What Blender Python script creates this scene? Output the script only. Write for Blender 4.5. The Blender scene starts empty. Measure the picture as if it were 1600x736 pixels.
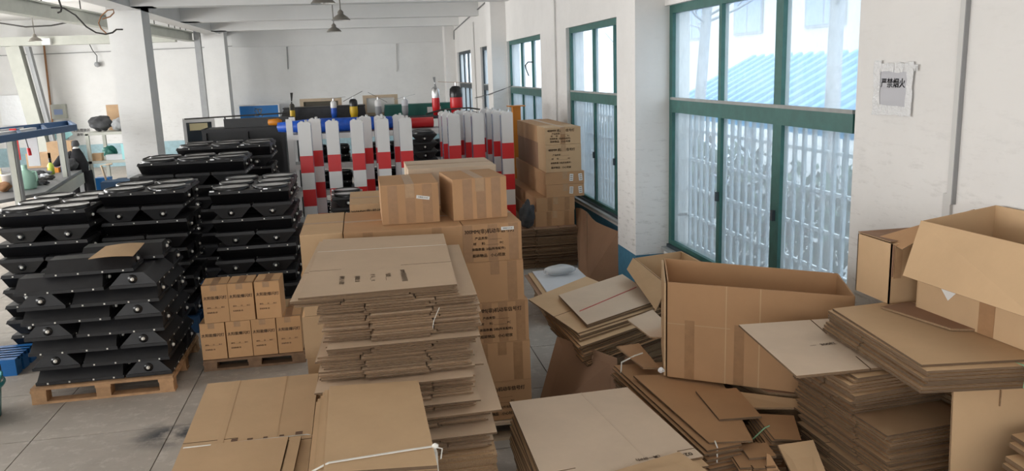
import bpy, bmesh, math, random
from mathutils import Matrix, Vector
random.seed(7)
R_ = math.radians
scn = bpy.context.scene
COL = scn.collection

# ------------------------------------------------------------------ camera
cam_d = bpy.data.cameras.new('camera')
cam_d.sensor_fit = 'HORIZONTAL'; cam_d.sensor_width = 36.0
cam_d.lens = 1266.62 / 1600 * 36.0
cam_d.clip_start = 0.05; cam_d.clip_end = 300
cam = bpy.data.objects.new('camera', cam_d); COL.objects.link(cam)
_p, _y, _r = R_(11.5585), R_(10.1987), R_(-1.98656)
_f = Vector((math.sin(_y)*math.cos(_p), math.cos(_y)*math.cos(_p), -math.sin(_p)))
_x = Vector((math.cos(_y), -math.sin(_y), 0)); _u = _x.cross(_f)
_R = math.cos(_r)*_x + math.sin(_r)*_u; _U = -math.sin(_r)*_x + math.cos(_r)*_u
cam.matrix_world = Matrix(((_R.x, _U.x, -_f.x, 0), (_R.y, _U.y, -_f.y, 0), (_R.z, _U.z, -_f.z, 2.5), (0, 0, 0, 1)))
scn.camera = cam

# ------------------------------------------------------------------ sky, light, exposure
w = bpy.data.worlds.new('overcast_sky'); scn.world = w; w.use_nodes = True
nt = w.node_tree; bg = nt.nodes['Background']
tc = nt.nodes.new('ShaderNodeTexCoord'); sp = nt.nodes.new('ShaderNodeSeparateXYZ'); rp = nt.nodes.new('ShaderNodeValToRGB')
nt.links.new(tc.outputs['Generated'], sp.inputs[0]); nt.links.new(sp.outputs['Z'], rp.inputs[0])
rp.color_ramp.elements[0].position = 0.0; rp.color_ramp.elements[0].color = (0.80, 0.86, 0.92, 1)
rp.color_ramp.elements[1].position = 0.6; rp.color_ramp.elements[1].color = (0.86, 0.93, 1.0, 1)
nt.links.new(rp.outputs[0], bg.inputs['Color']); bg.inputs['Strength'].default_value = 3.0

def area(name, loc, rot, sx, sy, power, col=(1, .98, .95)):
    d = bpy.data.lights.new(name, 'AREA'); d.shape = 'RECTANGLE'; d.size = sx; d.size_y = sy; d.energy = power; d.color = col
    o = bpy.data.objects.new(name, d); COL.objects.link(o); o.location = loc; o.rotation_euler = rot
    return o
# lamps standing in for daylight at unseen left windows; behind and right added fill
for yy in (6.0, 13.0, 20.5):
    area('daylight_left', (-11.3, yy, 2.2), (0, R_(-90), 0), 2.6, 4.6, 400)
area('fill_behind', (-3.2, -4.6, 2.4), (R_(90), 0, 0), 6.0, 2.8, 110, (1, .94, .87))
for yy, ln in ((-0.9, 2.6), ):
    area('fill_right', (2.9, yy, 1.95), (0, R_(90), 0), 2.2, ln, 50)
scn.view_settings.view_transform = 'Standard'; scn.view_settings.look = 'None'
scn.view_settings.gamma = 1.0; scn.view_settings.use_curve_mapping = False
scn.view_settings.exposure = 0.22

# ------------------------------------------------------------------ materials
def mat(name, col, rough=0.6, metal=0.0, spec=0.5, var=0.0, vscale=6.0, bump=0.0, bscale=60.0, rand=0.0):
    m = bpy.data.materials.new(name); m.use_nodes = True
    n = m.node_tree.nodes; l = m.node_tree.links; b = n['Principled BSDF']
    b.inputs['Roughness'].default_value = rough; b.inputs['Metallic'].default_value = metal
    b.inputs['Specular IOR Level'].default_value = spec
    b.inputs['Base Color'].default_value = (*col, 1)
    out = None
    if var or rand:
        rgb = n.new('ShaderNodeRGB'); rgb.outputs[0].default_value = (*col, 1); out = rgb.outputs[0]
        hs = n.new('ShaderNodeHueSaturation'); l.new(out, hs.inputs['Color']); v = None
        if var:
            g = n.new('ShaderNodeNewGeometry'); nz = n.new('ShaderNodeTexNoise'); nz.inputs['Scale'].default_value = vscale
            nz.inputs['Detail'].default_value = 6; nz.inputs['Roughness'].default_value = .65
            l.new(g.outputs['Position'], nz.inputs['Vector'])
            mr = n.new('ShaderNodeMapRange'); l.new(nz.outputs['Fac'], mr.inputs[0])
            mr.inputs[1].default_value = .25; mr.inputs[2].default_value = .75
            mr.inputs[3].default_value = 1 - var; mr.inputs[4].default_value = 1 + var; v = mr.outputs[0]
        if rand:
            oi = n.new('ShaderNodeObjectInfo'); m2 = n.new('ShaderNodeMapRange'); l.new(oi.outputs['Random'], m2.inputs[0])
            m2.inputs[3].default_value = 1 - rand; m2.inputs[4].default_value = 1 + rand
            if v is not None:
                mm = n.new('ShaderNodeMath'); mm.operation = 'MULTIPLY'; l.new(v, mm.inputs[0]); l.new(m2.outputs[0], mm.inputs[1]); v = mm.outputs[0]
            else: v = m2.outputs[0]
        l.new(v, hs.inputs['Value']); out = hs.outputs[0]; l.new(out, b.inputs['Base Color'])
    if bump:
        g = n.new('ShaderNodeNewGeometry'); nz = n.new('ShaderNodeTexNoise'); nz.inputs['Scale'].default_value = bscale; nz.inputs['Detail'].default_value = 4
        l.new(g.outputs['Position'], nz.inputs['Vector'])
        bp = n.new('ShaderNodeBump'); bp.inputs['Strength'].default_value = bump; bp.inputs['Distance'].default_value = .01
        l.new(nz.outputs['Fac'], bp.inputs['Height']); l.new(bp.outputs[0], b.inputs['Normal'])
    return m

def mix_rgb(n, l, fac, a, b):
    m = n.new('ShaderNodeMix'); m.data_type = 'RGBA'
    if isinstance(fac, (int, float)): m.inputs['Factor'].default_value = fac
    else: l.new(fac, m.inputs['Factor'])
    for s, v in ((6, a), (7, b)):
        if isinstance(v, tuple): m.inputs[s].default_value = (*v, 1)
        else: l.new(v, m.inputs[s])
    return m.outputs[2]

def noise(n, l, vec, scale, detail=5, rough=.6, lo=.4, hi=.6):
    nz = n.new('ShaderNodeTexNoise'); nz.inputs['Scale'].default_value = scale; nz.inputs['Detail'].default_value = detail
    nz.inputs['Roughness'].default_value = rough; l.new(vec, nz.inputs['Vector'])
    mr = n.new('ShaderNodeMapRange'); l.new(nz.outputs['Fac'], mr.inputs[0]); mr.inputs[1].default_value = lo; mr.inputs[2].default_value = hi
    return mr.outputs[0]

DADO = 0.61
def wall_mat(name, paint, dado_col, dado_z, stain=0.25):
    m = bpy.data.materials.new(name); m.use_nodes = True
    n = m.node_tree.nodes; l = m.node_tree.links; b = n['Principled BSDF']; b.inputs['Roughness'].default_value = .85
    b.inputs['Specular IOR Level'].default_value = .2
    g = n.new('ShaderNodeNewGeometry'); s = n.new('ShaderNodeSeparateXYZ'); l.new(g.outputs['Position'], s.inputs[0])
    big = noise(n, l, g.outputs['Position'], .9, 8, .7, .42, .75)
    c = mix_rgb(n, l, big, paint, tuple(v*(1-.09) for v in paint))
    mp = n.new('ShaderNodeMapping'); mp.inputs['Scale'].default_value = (6, 6, 26); l.new(g.outputs['Position'], mp.inputs[0])
    sc = noise(n, l, mp.outputs[0], 1.0, 6, .7, .54, .74)
    zr = n.new('ShaderNodeMapRange'); l.new(s.outputs['Z'], zr.inputs[0]); zr.inputs[1].default_value = 2.3; zr.inputs[2].default_value = .6
    zr.inputs[3].default_value = .08; zr.inputs[4].default_value = 1
    mu = n.new('ShaderNodeMath'); mu.operation = 'MULTIPLY'; l.new(sc, mu.inputs[0]); l.new(zr.outputs[0], mu.inputs[1])
    mu2 = n.new('ShaderNodeMath'); mu2.operation = 'MULTIPLY'; l.new(mu.outputs[0], mu2.inputs[0]); mu2.inputs[1].default_value = stain*3.0
    c = mix_rgb(n, l, mu2.outputs[0], c, (.30, .28, .25))
    if dado_col:
        st = n.new('ShaderNodeMath'); st.operation = 'LESS_THAN'; l.new(s.outputs['Z'], st.inputs[0]); st.inputs[1].default_value = dado_z
        dn = noise(n, l, g.outputs['Position'], 7, 6, .7, .35, .7)
        dc = mix_rgb(n, l, dn, dado_col, tuple(v*.75 for v in dado_col))
        c = mix_rgb(n, l, st.outputs[0], c, dc)
    l.new(c, b.inputs['Base Color'])
    return m

M = {}
M['wall'] = wall_mat('wall_paint_blue_dado', (.80, .78, .755), (.075, .22, .33), DADO)
M['back'] = wall_mat('wall_paint_back', (.80, .80, .79), (.42, .60, .66), .70, .15)
M['white'] = mat('white_paint', (.80, .79, .77), .85, spec=.2, var=.04, vscale=1.5)
M['beam_side'] = mat('beam_grey_paint', (.74, .74, .73), .85, spec=.2, var=.04, vscale=1.2)
M['steel_green'] = mat('pale_green_steel_paint', (.47, .48, .43), .6, var=.10, vscale=3)
M['teal'] = mat('teal_window_paint', (.032, .125, .108), .45, var=.22, vscale=9)
M['dark_metal'] = mat('dark_window_metal', (.035, .05, .06), .5)
M['sill'] = mat('grey_sill_stone', (.33, .34, .33), .7, var=.15)
M['grille'] = mat('shaded_grille_paint', (.34, .41, .45), .5, var=.08)  # white bars darkened: shade on their room side put into the colour
M['rail'] = mat('white_grille_rail_paint', (.80, .82, .82), .5)
M['concrete'] = mat('outside_concrete', (.48, .47, .45), .9, var=.12, vscale=.8)
M['roof_blue'] = mat('blue_sheet_roof', (.10, .36, .60), .5, var=.10, vscale=2)
M['bark'] = mat('grey_bark', (.46, .46, .46), .9, var=.25)
M['facade'] = mat('pale_render', (.72, .71, .69), .9, var=.06)
M['black'] = mat('black_plastic', (.0075, .0075, .0085), .38, spec=.55, var=.15, vscale=14, rand=.2)
M['black_grey'] = mat('black_matte_plastic', (.016, .016, .018), .46, spec=.5, var=.2, vscale=20, rand=.15)
M['ring'] = mat('black_lens_ring', (.010, .010, .011), .28)
M['dish'] = mat('lens_cover_glare', (.88, .88, .88), .25, metal=.55)  # whitish colour stands in for window light reflected on the lens covers
M['bolt'] = mat('white_bolt', (.82, .80, .74), .4)
M['clip'] = mat('bright_clip_metal', (.72, .72, .72), .3, metal=.9)
M['wood'] = mat('pallet_wood', (.50, .30, .16), .8, var=.25, vscale=10, bump=.3, bscale=40, rand=.12)
M['wood_dark'] = mat('weathered_pallet_wood', (.22, .135, .08), .85, var=.3, vscale=10, rand=.15)
M['red'] = mat('glossy_red', (.68, .018, .022), .35)
M['postwhite'] = mat('glossy_white_enamel', (.80, .79, .78), .3)
M['led'] = mat('side_strip_reflection', (.34, .40, .58), .15, metal=.3)  # side strip whose blue tint imitates a reflection
M['tape'] = mat('brown_packing_tape', (.37, .205, .10), .35, var=.12, vscale=20)
M['tape_clear'] = mat('clear_glossy_tape', (.455, .285, .155), .42, var=.12, vscale=25)
M['label'] = mat('white_paper_label', (.78, .77, .74), .6)
M['ink'] = mat('dark_brown_print', (.045, .030, .025), .8)
M['ink_grey'] = mat('faint_brown_print', (.17, .10, .065), .85)
M['ink_sign'] = mat('sign_black_print', (.05, .05, .06), .8)
M['string'] = mat('white_twine', (.78, .75, .68), .7)
M['green_string'] = mat('pale_green_twine', (.25, .42, .25), .7)
M['red_string'] = mat('red_twine', (.50, .10, .09), .7)
M['foam'] = mat('grey_white_foam_board', (.62, .64, .67), .6, var=.05)
M['blue_plastic'] = mat('blue_pallet_plastic', (.015, .16, .48), .4)
M['blue_dark'] = mat('dark_blue_plastic', (.02, .07, .16), .5)
M['teal_plastic'] = mat('teal_plastic', (.03, .26, .29), .4)
M['blue_frame'] = mat('blue_frame_paint', (.055, .125, .26), .5)
M['blue_sheet'] = mat('blue_board', (.010, .17, .50), .4)
M['blue_roll'] = mat('blue_tarpaulin', (.012, .09, .50), .4, var=.25, vscale=12)
M['orange'] = mat('orange_enamel', (.62, .22, .015), .45)
M['yellow'] = mat('yellow_enamel', (.70, .46, .02), .45)
M['lampshade'] = mat('grey_brown_enamel_shade', (.19, .175, .15), .4)
M['grey'] = mat('mid_grey_paint', (.34, .35, .36), .6, var=.1)
M['darkgrey'] = mat('dark_grey_cloth', (.055, .056, .06), .8, var=.3, vscale=15)
M['darkcloth'] = mat('black_cloth', (.012, .012, .015), .9, var=.3, vscale=15)
M['bench'] = mat('grey_bench_top', (.20, .205, .21), .5, var=.15, vscale=3)
M['green_sheet'] = mat('dark_green_box', (.012, .14, .11), .5)
M['mint'] = mat('mint_plastic', (.38, .62, .50), .45)
M['aqua'] = mat('aqua_plastic', (.34, .66, .68), .5)
M['cable'] = mat('dark_cable', (.04, .038, .035), .6)
M['copper'] = mat('rusty_pipe', (.34, .17, .08), .7, var=.2)
M['conduit'] = mat('grey_conduit', (.60, .59, .57), .6)
M['conduit_dark'] = mat('conduit_dark_grey', (.30, .30, .30), .7)  # dark grey of the cables; doubles as painted shade on the trunking side
M['silver'] = mat('silver_film', (.66, .66, .68), .3, metal=.6, bump=.4, bscale=60)
M['paper'] = mat('grey_sign_paper', (.52, .52, .55), .7)
M['filmtape'] = mat('shiny_clear_tape', (.80, .80, .80), .10, spec=.8, bump=.8, bscale=90)
M['plasticfilm'] = mat('white_plastic_film', (.78, .80, .82), .3, bump=.8, bscale=9)
M['pane_blue'] = mat('pale_meter_window', (.30, .38, .60), .3)
M['carwhite'] = mat('white_car_paint', (.75, .76, .78), .25)
M['carglass'] = mat('dark_car_glass', (.03, .04, .05), .1)
M['rubber'] = mat('black_rubber', (.02, .02, .02), .8)
M['skinwood'] = mat('plywood', (.50, .33, .19), .7, var=.12, vscale=8)
M['lightwood'] = mat('light_wood', (.60, .47, .33), .7, var=.1)
M['brownpanel'] = mat('brown_panel', (.12, .105, .08), .7, var=.15)
M['pinkpaper'] = mat('cream_paper', (.75, .66, .40), .7)

def card_mat(name, col, rand=.06):
    m = mat(name, col, .75, spec=.25, var=.07, vscale=3.0, bump=.12, bscale=14, rand=rand)
    return m
M['card'] = card_mat('kraft_cardboard', (.58, .39, .225))
M['card_mid'] = card_mat('sky_pale_kraft_cardboard', (.62, .46, .32))  # kraft lightened: sky reflection on the central stack put into its colour
M['card_orange'] = card_mat('orange_kraft_cardboard', (.62, .375, .195))
M['card_pale'] = card_mat('pale_kraft_cardboard', (.64, .50, .37))
M['card_brown'] = card_mat('brown_kraft_cardboard', (.50, .29, .15))
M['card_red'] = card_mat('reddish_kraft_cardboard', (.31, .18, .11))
def edge_mat():
    # corrugated board seen from its edge: two plies, paper liners with open fluting between them
    m = bpy.data.materials.new('corrugated_edge'); m.use_nodes = True
    n = m.node_tree.nodes; l = m.node_tree.links; b = n['Principled BSDF']; b.inputs['Roughness'].default_value = .9
    tcn = n.new('ShaderNodeTexCoord'); s = n.new('ShaderNodeSeparateXYZ'); l.new(tcn.outputs['Generated'], s.inputs[0])
    r = n.new('ShaderNodeValToRGB'); l.new(s.outputs['Z'], r.inputs[0]); e = r.color_ramp.elements
    lin, flu, gap = (.38, .245, .14, 1), (.18, .112, .062, 1), (.06, .037, .022, 1)
    e[0].position = 0; e[0].color = lin; e[1].position = 1; e[1].color = lin
    for p, c in ((.10, flu), (.36, flu), (.42, lin), (.47, gap), (.53, gap), (.58, lin), (.64, flu), (.90, flu)):
        x = e.new(p); x.color = c
    g = n.new('ShaderNodeNewGeometry'); f = noise(n, l, g.outputs['Position'], 220, 2, .5, .3, .7)
    oi = n.new('ShaderNodeObjectInfo'); mr = n.new('ShaderNodeMapRange'); l.new(oi.outputs['Random'], mr.inputs[0]); mr.inputs[3].default_value = .55; mr.inputs[4].default_value = 1.2
    hs = n.new('ShaderNodeHueSaturation'); l.new(r.outputs[0], hs.inputs['Color']); l.new(mr.outputs[0], hs.inputs['Value'])
    f2 = n.new('ShaderNodeMath'); f2.operation = 'MULTIPLY'; l.new(f, f2.inputs[0]); f2.inputs[1].default_value = .5; c = mix_rgb(n, l, f2.outputs[0], hs.outputs[0], (.15, .09, .05)); l.new(c, b.inputs['Base Color'])
    return m
M['edge'] = edge_mat()
def panel_edge():
    return mat('single_board_edge', (.30, .19, .105), .9, var=.3, vscale=150)
M['edge1'] = panel_edge()

def floor_mat():
    m = bpy.data.materials.new('worn_concrete_floor'); m.use_nodes = True
    n = m.node_tree.nodes; l = m.node_tree.links; b = n['Principled BSDF']
    g = n.new('ShaderNodeNewGeometry'); pos = g.outputs['Position']
    a = noise(n, l, pos, 1.4, 8, .7, .3, .7); c = mix_rgb(n, l, a, (.47, .425, .375), (.36, .325, .285))
    a2 = noise(n, l, pos, 9, 6, .75, .52, .72); c = mix_rgb(n, l, a2, c, (.56, .525, .475))
    # black rubber scuff where something burnt or dragged
    mp = n.new('ShaderNodeMapping'); mp.inputs['Location'].default_value = (1.50, -5.83, 0); l.new(pos, mp.inputs[0])
    mp2 = n.new('ShaderNodeMapping'); mp2.inputs['Scale'].default_value = (2.5, 3.4, 1); l.new(mp.outputs[0], mp2.inputs[0])
    ln = n.new('ShaderNodeVectorMath'); ln.operation = 'LENGTH'; l.new(mp2.outputs[0], ln.inputs[0])
    fal = n.new('ShaderNodeMapRange'); l.new(ln.outputs['Value'], fal.inputs[0]); fal.inputs[1].default_value = 1.0; fal.inputs[2].default_value = .25
    sw = noise(n, l, pos, 4.5, 5, .65, .40, .60)
    mu = n.new('ShaderNodeMath'); mu.operation = 'MULTIPLY'; l.new(fal.outputs[0], mu.inputs[0]); l.new(sw, mu.inputs[1])
    c = mix_rgb(n, l, mu.outputs[0], c, (.055, .06, .068))
    oi = n.new('ShaderNodeObjectInfo'); mr = n.new('ShaderNodeMapRange'); l.new(oi.outputs['Random'], mr.inputs[0]); mr.inputs[3].default_value = .95; mr.inputs[4].default_value = 1.05
    hs = n.new('ShaderNodeHueSaturation'); l.new(c, hs.inputs['Color']); l.new(mr.outputs[0], hs.inputs['Value']); l.new(hs.outputs[0], b.inputs['Base Color'])
    b.inputs['Roughness'].default_value = .62; b.inputs['Specular IOR Level'].default_value = .35
    return m
M['floor'] = floor_mat()
M['joint'] = mat('floor_joint', (.12, .115, .11), .9)

def glass_mat():
    m = bpy.data.materials.new('dusty_window_glass'); m.use_nodes = True
    n = m.node_tree.nodes; l = m.node_tree.links; n.remove(n['Principled BSDF']); out = n['Material Output']
    g = n.new('ShaderNodeNewGeometry')
    tr = n.new('ShaderNodeBsdfTransparent'); tr.inputs[0].default_value = (.80, .91, .98, 1)
    tl = n.new('ShaderNodeBsdfTranslucent'); tl.inputs[0].default_value = (.84, .90, .94, 1)
    df = n.new('ShaderNodeBsdfDiffuse'); df.inputs[0].default_value = (.62, .66, .68, 1)
    gl = n.new('ShaderNodeBsdfGlossy'); gl.inputs['Roughness'].default_value = .05
    dm = n.new('ShaderNodeMixShader'); dm.inputs[0].default_value = .25; l.new(tl.outputs[0], dm.inputs[1]); l.new(df.outputs[0], dm.inputs[2])
    mp = n.new('ShaderNodeMapping'); mp.inputs['Scale'].default_value = (5, 5, 2.6); l.new(g.outputs['Position'], mp.inputs[0])
    f1 = noise(n, l, mp.outputs[0], 1.0, 7, .7, .3, .75)
    mr = n.new('ShaderNodeMapRange'); l.new(f1, mr.inputs[0]); mr.inputs[3].default_value = .38; mr.inputs[4].default_value = .56
    mx = n.new('ShaderNodeMixShader'); l.new(mr.outputs[0], mx.inputs[0]); l.new(tr.outputs[0], mx.inputs[1]); l.new(dm.outputs[0], mx.inputs[2])
    fr = n.new('ShaderNodeValue'); fr.outputs[0].default_value = .03
    m2 = n.new('ShaderNodeMixShader'); l.new(fr.outputs[0], m2.inputs[0]); l.new(mx.outputs[0], m2.inputs[1]); l.new(gl.outputs[0], m2.inputs[2])
    l.new(m2.outputs[0], out.inputs['Surface'])
    return m
M['glass'] = glass_mat()
def clean_glass():
    m = bpy.data.materials.new('clean_glass_face'); m.use_nodes = True
    n = m.node_tree.nodes; l = m.node_tree.links; n.remove(n['Principled BSDF'])
    tr = n.new('ShaderNodeBsdfTransparent'); gl = n.new('ShaderNodeBsdfGlossy'); gl.inputs['Roughness'].default_value = .05
    mx = n.new('ShaderNodeMixShader'); mx.inputs[0].default_value = .03; l.new(tr.outputs[0], mx.inputs[1]); l.new(gl.outputs[0], mx.inputs[2]); l.new(mx.outputs[0], n['Material Output'].inputs['Surface'])
    return m
M['glass_clean'] = clean_glass()
def film_mat(name, col, alpha):
    m = bpy.data.materials.new(name); m.use_nodes = True; b = m.node_tree.nodes['Principled BSDF']
    b.inputs['Base Color'].default_value = (*col, 1); b.inputs['Alpha'].default_value = alpha; b.inputs['Roughness'].default_value = .15
    return m
M['hedge'] = mat('dark_hedge_leaves', (.05, .10, .055), .7, var=.4, vscale=6)
M['film'] = film_mat('clear_bag_film', (.75, .78, .80), .55)

# ------------------------------------------------------------------ mesh helpers
class MB:
    def __init__(s): s.v = []; s.f = []; s.m = []; s.mats = []; s.smooth = set()
    def mi(s, m):
        if isinstance(m, str): m = M[m]
        if m not in s.mats: s.mats.append(m)
        return s.mats.index(m)
    def add(s, vs, fs, m, smooth=False):
        o = len(s.v); s.v += [tuple(q) for q in vs]; k = s.mi(m)
        for f in fs:
            if smooth: s.smooth.add(len(s.f))
            s.f.append(tuple(i+o for i in f)); s.m.append(k)
        return s
    def hexa(s, p, m):          # p: 4 bottom then 4 top, counter-clockwise from above
        return s.add(p, [(3, 2, 1, 0), (4, 5, 6, 7), (0, 1, 5, 4), (1, 2, 6, 5), (2, 3, 7, 6), (3, 0, 4, 7)], m)
    def box(s, x0, x1, y0, y1, z0, z1, m):
        return s.hexa([(x0, y0, z0), (x1, y0, z0), (x1, y1, z0), (x0, y1, z0), (x0, y0, z1), (x1, y0, z1), (x1, y1, z1), (x0, y1, z1)], m)
    def bar(s, a, b, wd, ht, m, up=(0, 0, 1)):     # box beam from a to b
        a, b = Vector(a), Vector(b); d = (b-a).normalized(); u = Vector(up)
        if abs(d.dot(u)) > .98: u = Vector((0, 1, 0))
        sd = d.cross(u).normalized()*wd/2; uu = sd.cross(d).normalized()*ht/2
        return s.hexa([a-sd-uu, a+sd-uu, b+sd-uu, b-sd-uu, a-sd+uu, a+sd+uu, b+sd+uu, b-sd+uu], m)
    def prism(s, poly, z0, z1, m, me=None):        # poly: xy or xyz (z is then an offset) counter-clockwise
        n = len(poly); q = [tuple(p) + ((0,) if len(p) == 2 else ()) for p in poly]
        o = [(x, y, z+z0) for x, y, z in q] + [(x, y, z+z1) for x, y, z in q]
        s.add(o, [tuple(range(n-1, -1, -1)), tuple(range(n, 2*n))], m)
        return s.add(o, [(i, (i+1) % n, n+(i+1) % n, n+i) for i in range(n)], me or m)
    def tube(s, pts, r, m, n=6, caps=True):
        pts = [Vector(p) for p in pts]; k = len(pts); rs = r if isinstance(r, (list, tuple)) else [r]*k; vs = []; prev = None
        for i, p in enumerate(pts):
            d = (pts[min(i+1, k-1)] - pts[max(i-1, 0)]).normalized()
            if prev is None:
                a = Vector((0, 0, 1)) if abs(d.z) < .9 else Vector((1, 0, 0)); sd = d.cross(a).normalized()
            else: sd = (prev - d*prev.dot(d)).normalized()
            prev = sd; up = d.cross(sd)
            for j in range(n):
                t = 2*math.pi*j/n; vs.append(p + (sd*math.cos(t) + up*math.sin(t))*rs[i])
        fs = [(i*n+j, i*n+(j+1) % n, (i+1)*n+(j+1) % n, (i+1)*n+j) for i in range(k-1) for j in range(n)]
        s.add(vs, fs, m, True)
        if caps: s.add(vs[:n], [tuple(range(n-1, -1, -1))], m); s.add(vs[-n:], [tuple(range(n))], m)
        return s
    def lathe(s, prof, m, n=16, c=(0, 0, 0), axis='z', smooth=True):  # prof: (r, h) along the axis
        vs = []
        for r, h in prof:
            for j in range(n):
                t = 2*math.pi*j/n; q = (r*math.cos(t), r*math.sin(t), h)
                if axis == 'y': q = (q[0], h, q[1])
                if axis == 'x': q = (h, q[0], q[1])
                vs.append((q[0]+c[0], q[1]+c[1], q[2]+c[2]))
        k = len(prof); fs = []
        for i in range(k-1):
            for j in range(n):
                f = (i*n+j, i*n+(j+1) % n, (i+1)*n+(j+1) % n, (i+1)*n+j)
                fs.append(f[::-1] if axis == 'y' else f)
        return s.add(vs, fs, m, smooth)
    def mesh(s, name):
        me = bpy.data.meshes.new(name); me.from_pydata(s.v, [], s.f)
        for m in s.mats: me.materials.append(m)
        me.polygons.foreach_set('material_index', s.m)
        if s.smooth: me.polygons.foreach_set('use_smooth', [i in s.smooth for i in range(len(s.f))])
        me.validate(); me.update(); return me
    def build(s, name, parent=None, loc=None):
        return put(name, s.mesh(name), parent, loc)

def put(name, me, parent=None, loc=None):
    o = bpy.data.objects.new(name, me); COL.objects.link(o)
    if parent is not None: o.parent = parent
    if loc is not None: o.location = loc
    return o
def tag(o, label, cat, group=None, kind=None):
    if label: o['label'] = label
    if cat: o['category'] = cat
    if group: o['group'] = group
    if kind: o['kind'] = kind
    return o
def struct(o): o['kind'] = 'structure'; return o
def thing(name, label, cat, loc=(0, 0, 0), rz=0, group=None):
    o = bpy.data.objects.new(name, None); COL.objects.link(o); o.location = loc; o.rotation_euler = (0, 0, rz); o.empty_display_size = .1
    return tag(o, label, cat, group)
def dup(root, loc, rz=0, label=None, group=None, flip=False):
    r = root.copy(); COL.objects.link(r); r.location = loc; r.rotation_euler = (math.pi if flip else 0, 0, rz)
    if label: r['label'] = label
    if group: r['group'] = group
    for ch in list(root.children):
        c = ch.copy(); COL.objects.link(c); c.parent = r
        for g in list(ch.children):
            d = g.copy(); COL.objects.link(d); d.parent = c
    return r

_txt = {}
def text_mesh(s, size, m, spacing=1.0, xscale=1.0, align='CENTER'):
    key = (s, size, m, spacing, xscale, align)
    if key in _txt: return _txt[key]
    cu = bpy.data.curves.new('lettering', 'FONT'); cu.body = s; cu.size = size; cu.align_x = align; cu.align_y = 'CENTER'
    cu.space_line = spacing;  cu.resolution_u = 2
    o = bpy.data.objects.new('lettering', cu); COL.objects.link(o)
    dg = bpy.context.evaluated_depsgraph_get(); me = bpy.data.meshes.new_from_object(o.evaluated_get(dg))
    bpy.data.objects.remove(o); bpy.data.curves.remove(cu)
    bm = bmesh.new(); base = me.copy()
    for dx, dy in ((0, 0), (.022, .0), (-.022, 0), (0, .018)):      # heavier strokes
        k = base.copy(); k.transform(Matrix.Translation((dx*size, dy*size, 0))); bm.from_mesh(k); bpy.data.meshes.remove(k)
    bm.to_mesh(me); bm.free(); bpy.data.meshes.remove(base)
    me.materials.clear(); me.materials.append(M[m])
    if xscale != 1.0: me.transform(Matrix.Diagonal((xscale, 1, 1, 1)))
    _txt[key] = me; return me
def text(parent, s, size, m, x, y, z, xa=(1, 0, 0), ya=(0, 0, 1), name='lettering', **k):
    """flat print; xa is the reading direction, ya the way up"""
    o = put(name, text_mesh(s, size, m, **k), parent)
    X, Y = Vector(xa).normalized(), Vector(ya).normalized(); Z = X.cross(Y)
    o.matrix_local = Matrix(((X.x, Y.x, Z.x, x), (X.y, Y.y, Z.y, y), (X.z, Y.z, Z.z, z), (0, 0, 0, 1)))
    return o

_ORD = 'first second third fourth fifth sixth seventh eighth ninth tenth eleventh twelfth thirteenth fourteenth fifteenth sixteenth seventeenth eighteenth nineteenth'.split()
_TENS = {20: ('twenty', 'twentieth'), 30: ('thirty', 'thirtieth'), 40: ('forty', 'fortieth'), 50: ('fifty', 'fiftieth'), 60: ('sixty', 'sixtieth'), 70: ('seventy', 'seventieth')}
def ordinal(n):
    if n < 20: return _ORD[n-1]
    a, b = _TENS[n//10*10]
    return b if n % 10 == 0 else a+'-'+_ORD[n % 10-1]

# ================================================================== the room
WX, CX, GX, BY, CEIL, BZ = 2.95, 2.65, 3.03, 26.7, 4.40, 3.80
SILL, TOP, TR0, TR1 = .685, 3.05, 2.04, 2.16
LX = -11.5
# floor: a screed of square slabs with open joints
fl = struct(MB().box(LX-.2, WX+.3, -4.8, BY+.3, -.2, -.012, 'joint').build('floor'))
T = .97
tile = MB(); tile.box(-T/2+.004, T/2-.004, -T/2+.004, T/2-.004, -.02, 0, 'floor'); tile_me = tile.mesh('floor_slab')
for i in range(-10, 5):
    for j in range(-5, 28):
        put('floor_slab', tile_me, fl, (-1.52 + T*(i+.5), 6.95 - 2*T + T*(j-1.5), 0))

struct(MB().box(LX-.2, WX+.3, -4.8, BY+.3, CEIL, CEIL+.2, 'white').build('ceiling'))
# right wall: pieces round the five window openings
wins = [(4.50, 7.67), (8.64, 11.52), (13.20, 16.25), (16.95, 19.85), (21.6, 24.5)]
added_opening = (-2.2, .4)  # unseen opening beside the camera, added to let light in
mb = MB()
ys = [-4.8] + [v for a in [added_opening]+wins for v in a] + [BY+.2]
for a, b in zip(ys[0::2], ys[1::2]): mb.box(WX, WX+.26, a, b, 0, CEIL, 'wall')
for a, b in [added_opening]+wins:
    mb.box(WX, WX+.26, a, b, 0, SILL-.03, 'wall'); mb.box(WX, WX+.26, a, b, TOP, CEIL, 'wall')
struct(mb.build('wall_right'))
struct(MB().box(LX, WX+.26, BY, BY+.25, 0, CEIL, 'back').build('wall_back'))
mb = MB()                       # left and rear walls stand outside the frame, with window openings
yl = [-4.8, 3.6, 8.4, 10.6, 15.4, 18.1, 22.9, BY+.2]
for a, b in zip(yl[0::2], yl[1::2]): mb.box(LX-.25, LX, a, b, 0, CEIL, 'white')
for a, b in zip(yl[1::2], yl[2::2]): mb.box(LX-.25, LX, a, b, 0, .9, 'white'); mb.box(LX-.25, LX, a, b, 3.5, CEIL, 'white')
struct(mb.build('wall_left'))
mb = MB(); mb.box(LX, -6.3, -5.0, -4.75, 0, CEIL, 'white'); mb.box(-.1, WX+.26, -5.0, -4.75, 0, CEIL, 'white')
mb.box(-6.3, -.1, -5.0, -4.75, 0, 1.0, 'white'); mb.box(-6.3, -.1, -5.0, -4.75, 3.8, CEIL, 'white')
struct(mb.build('wall_front'))

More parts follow.
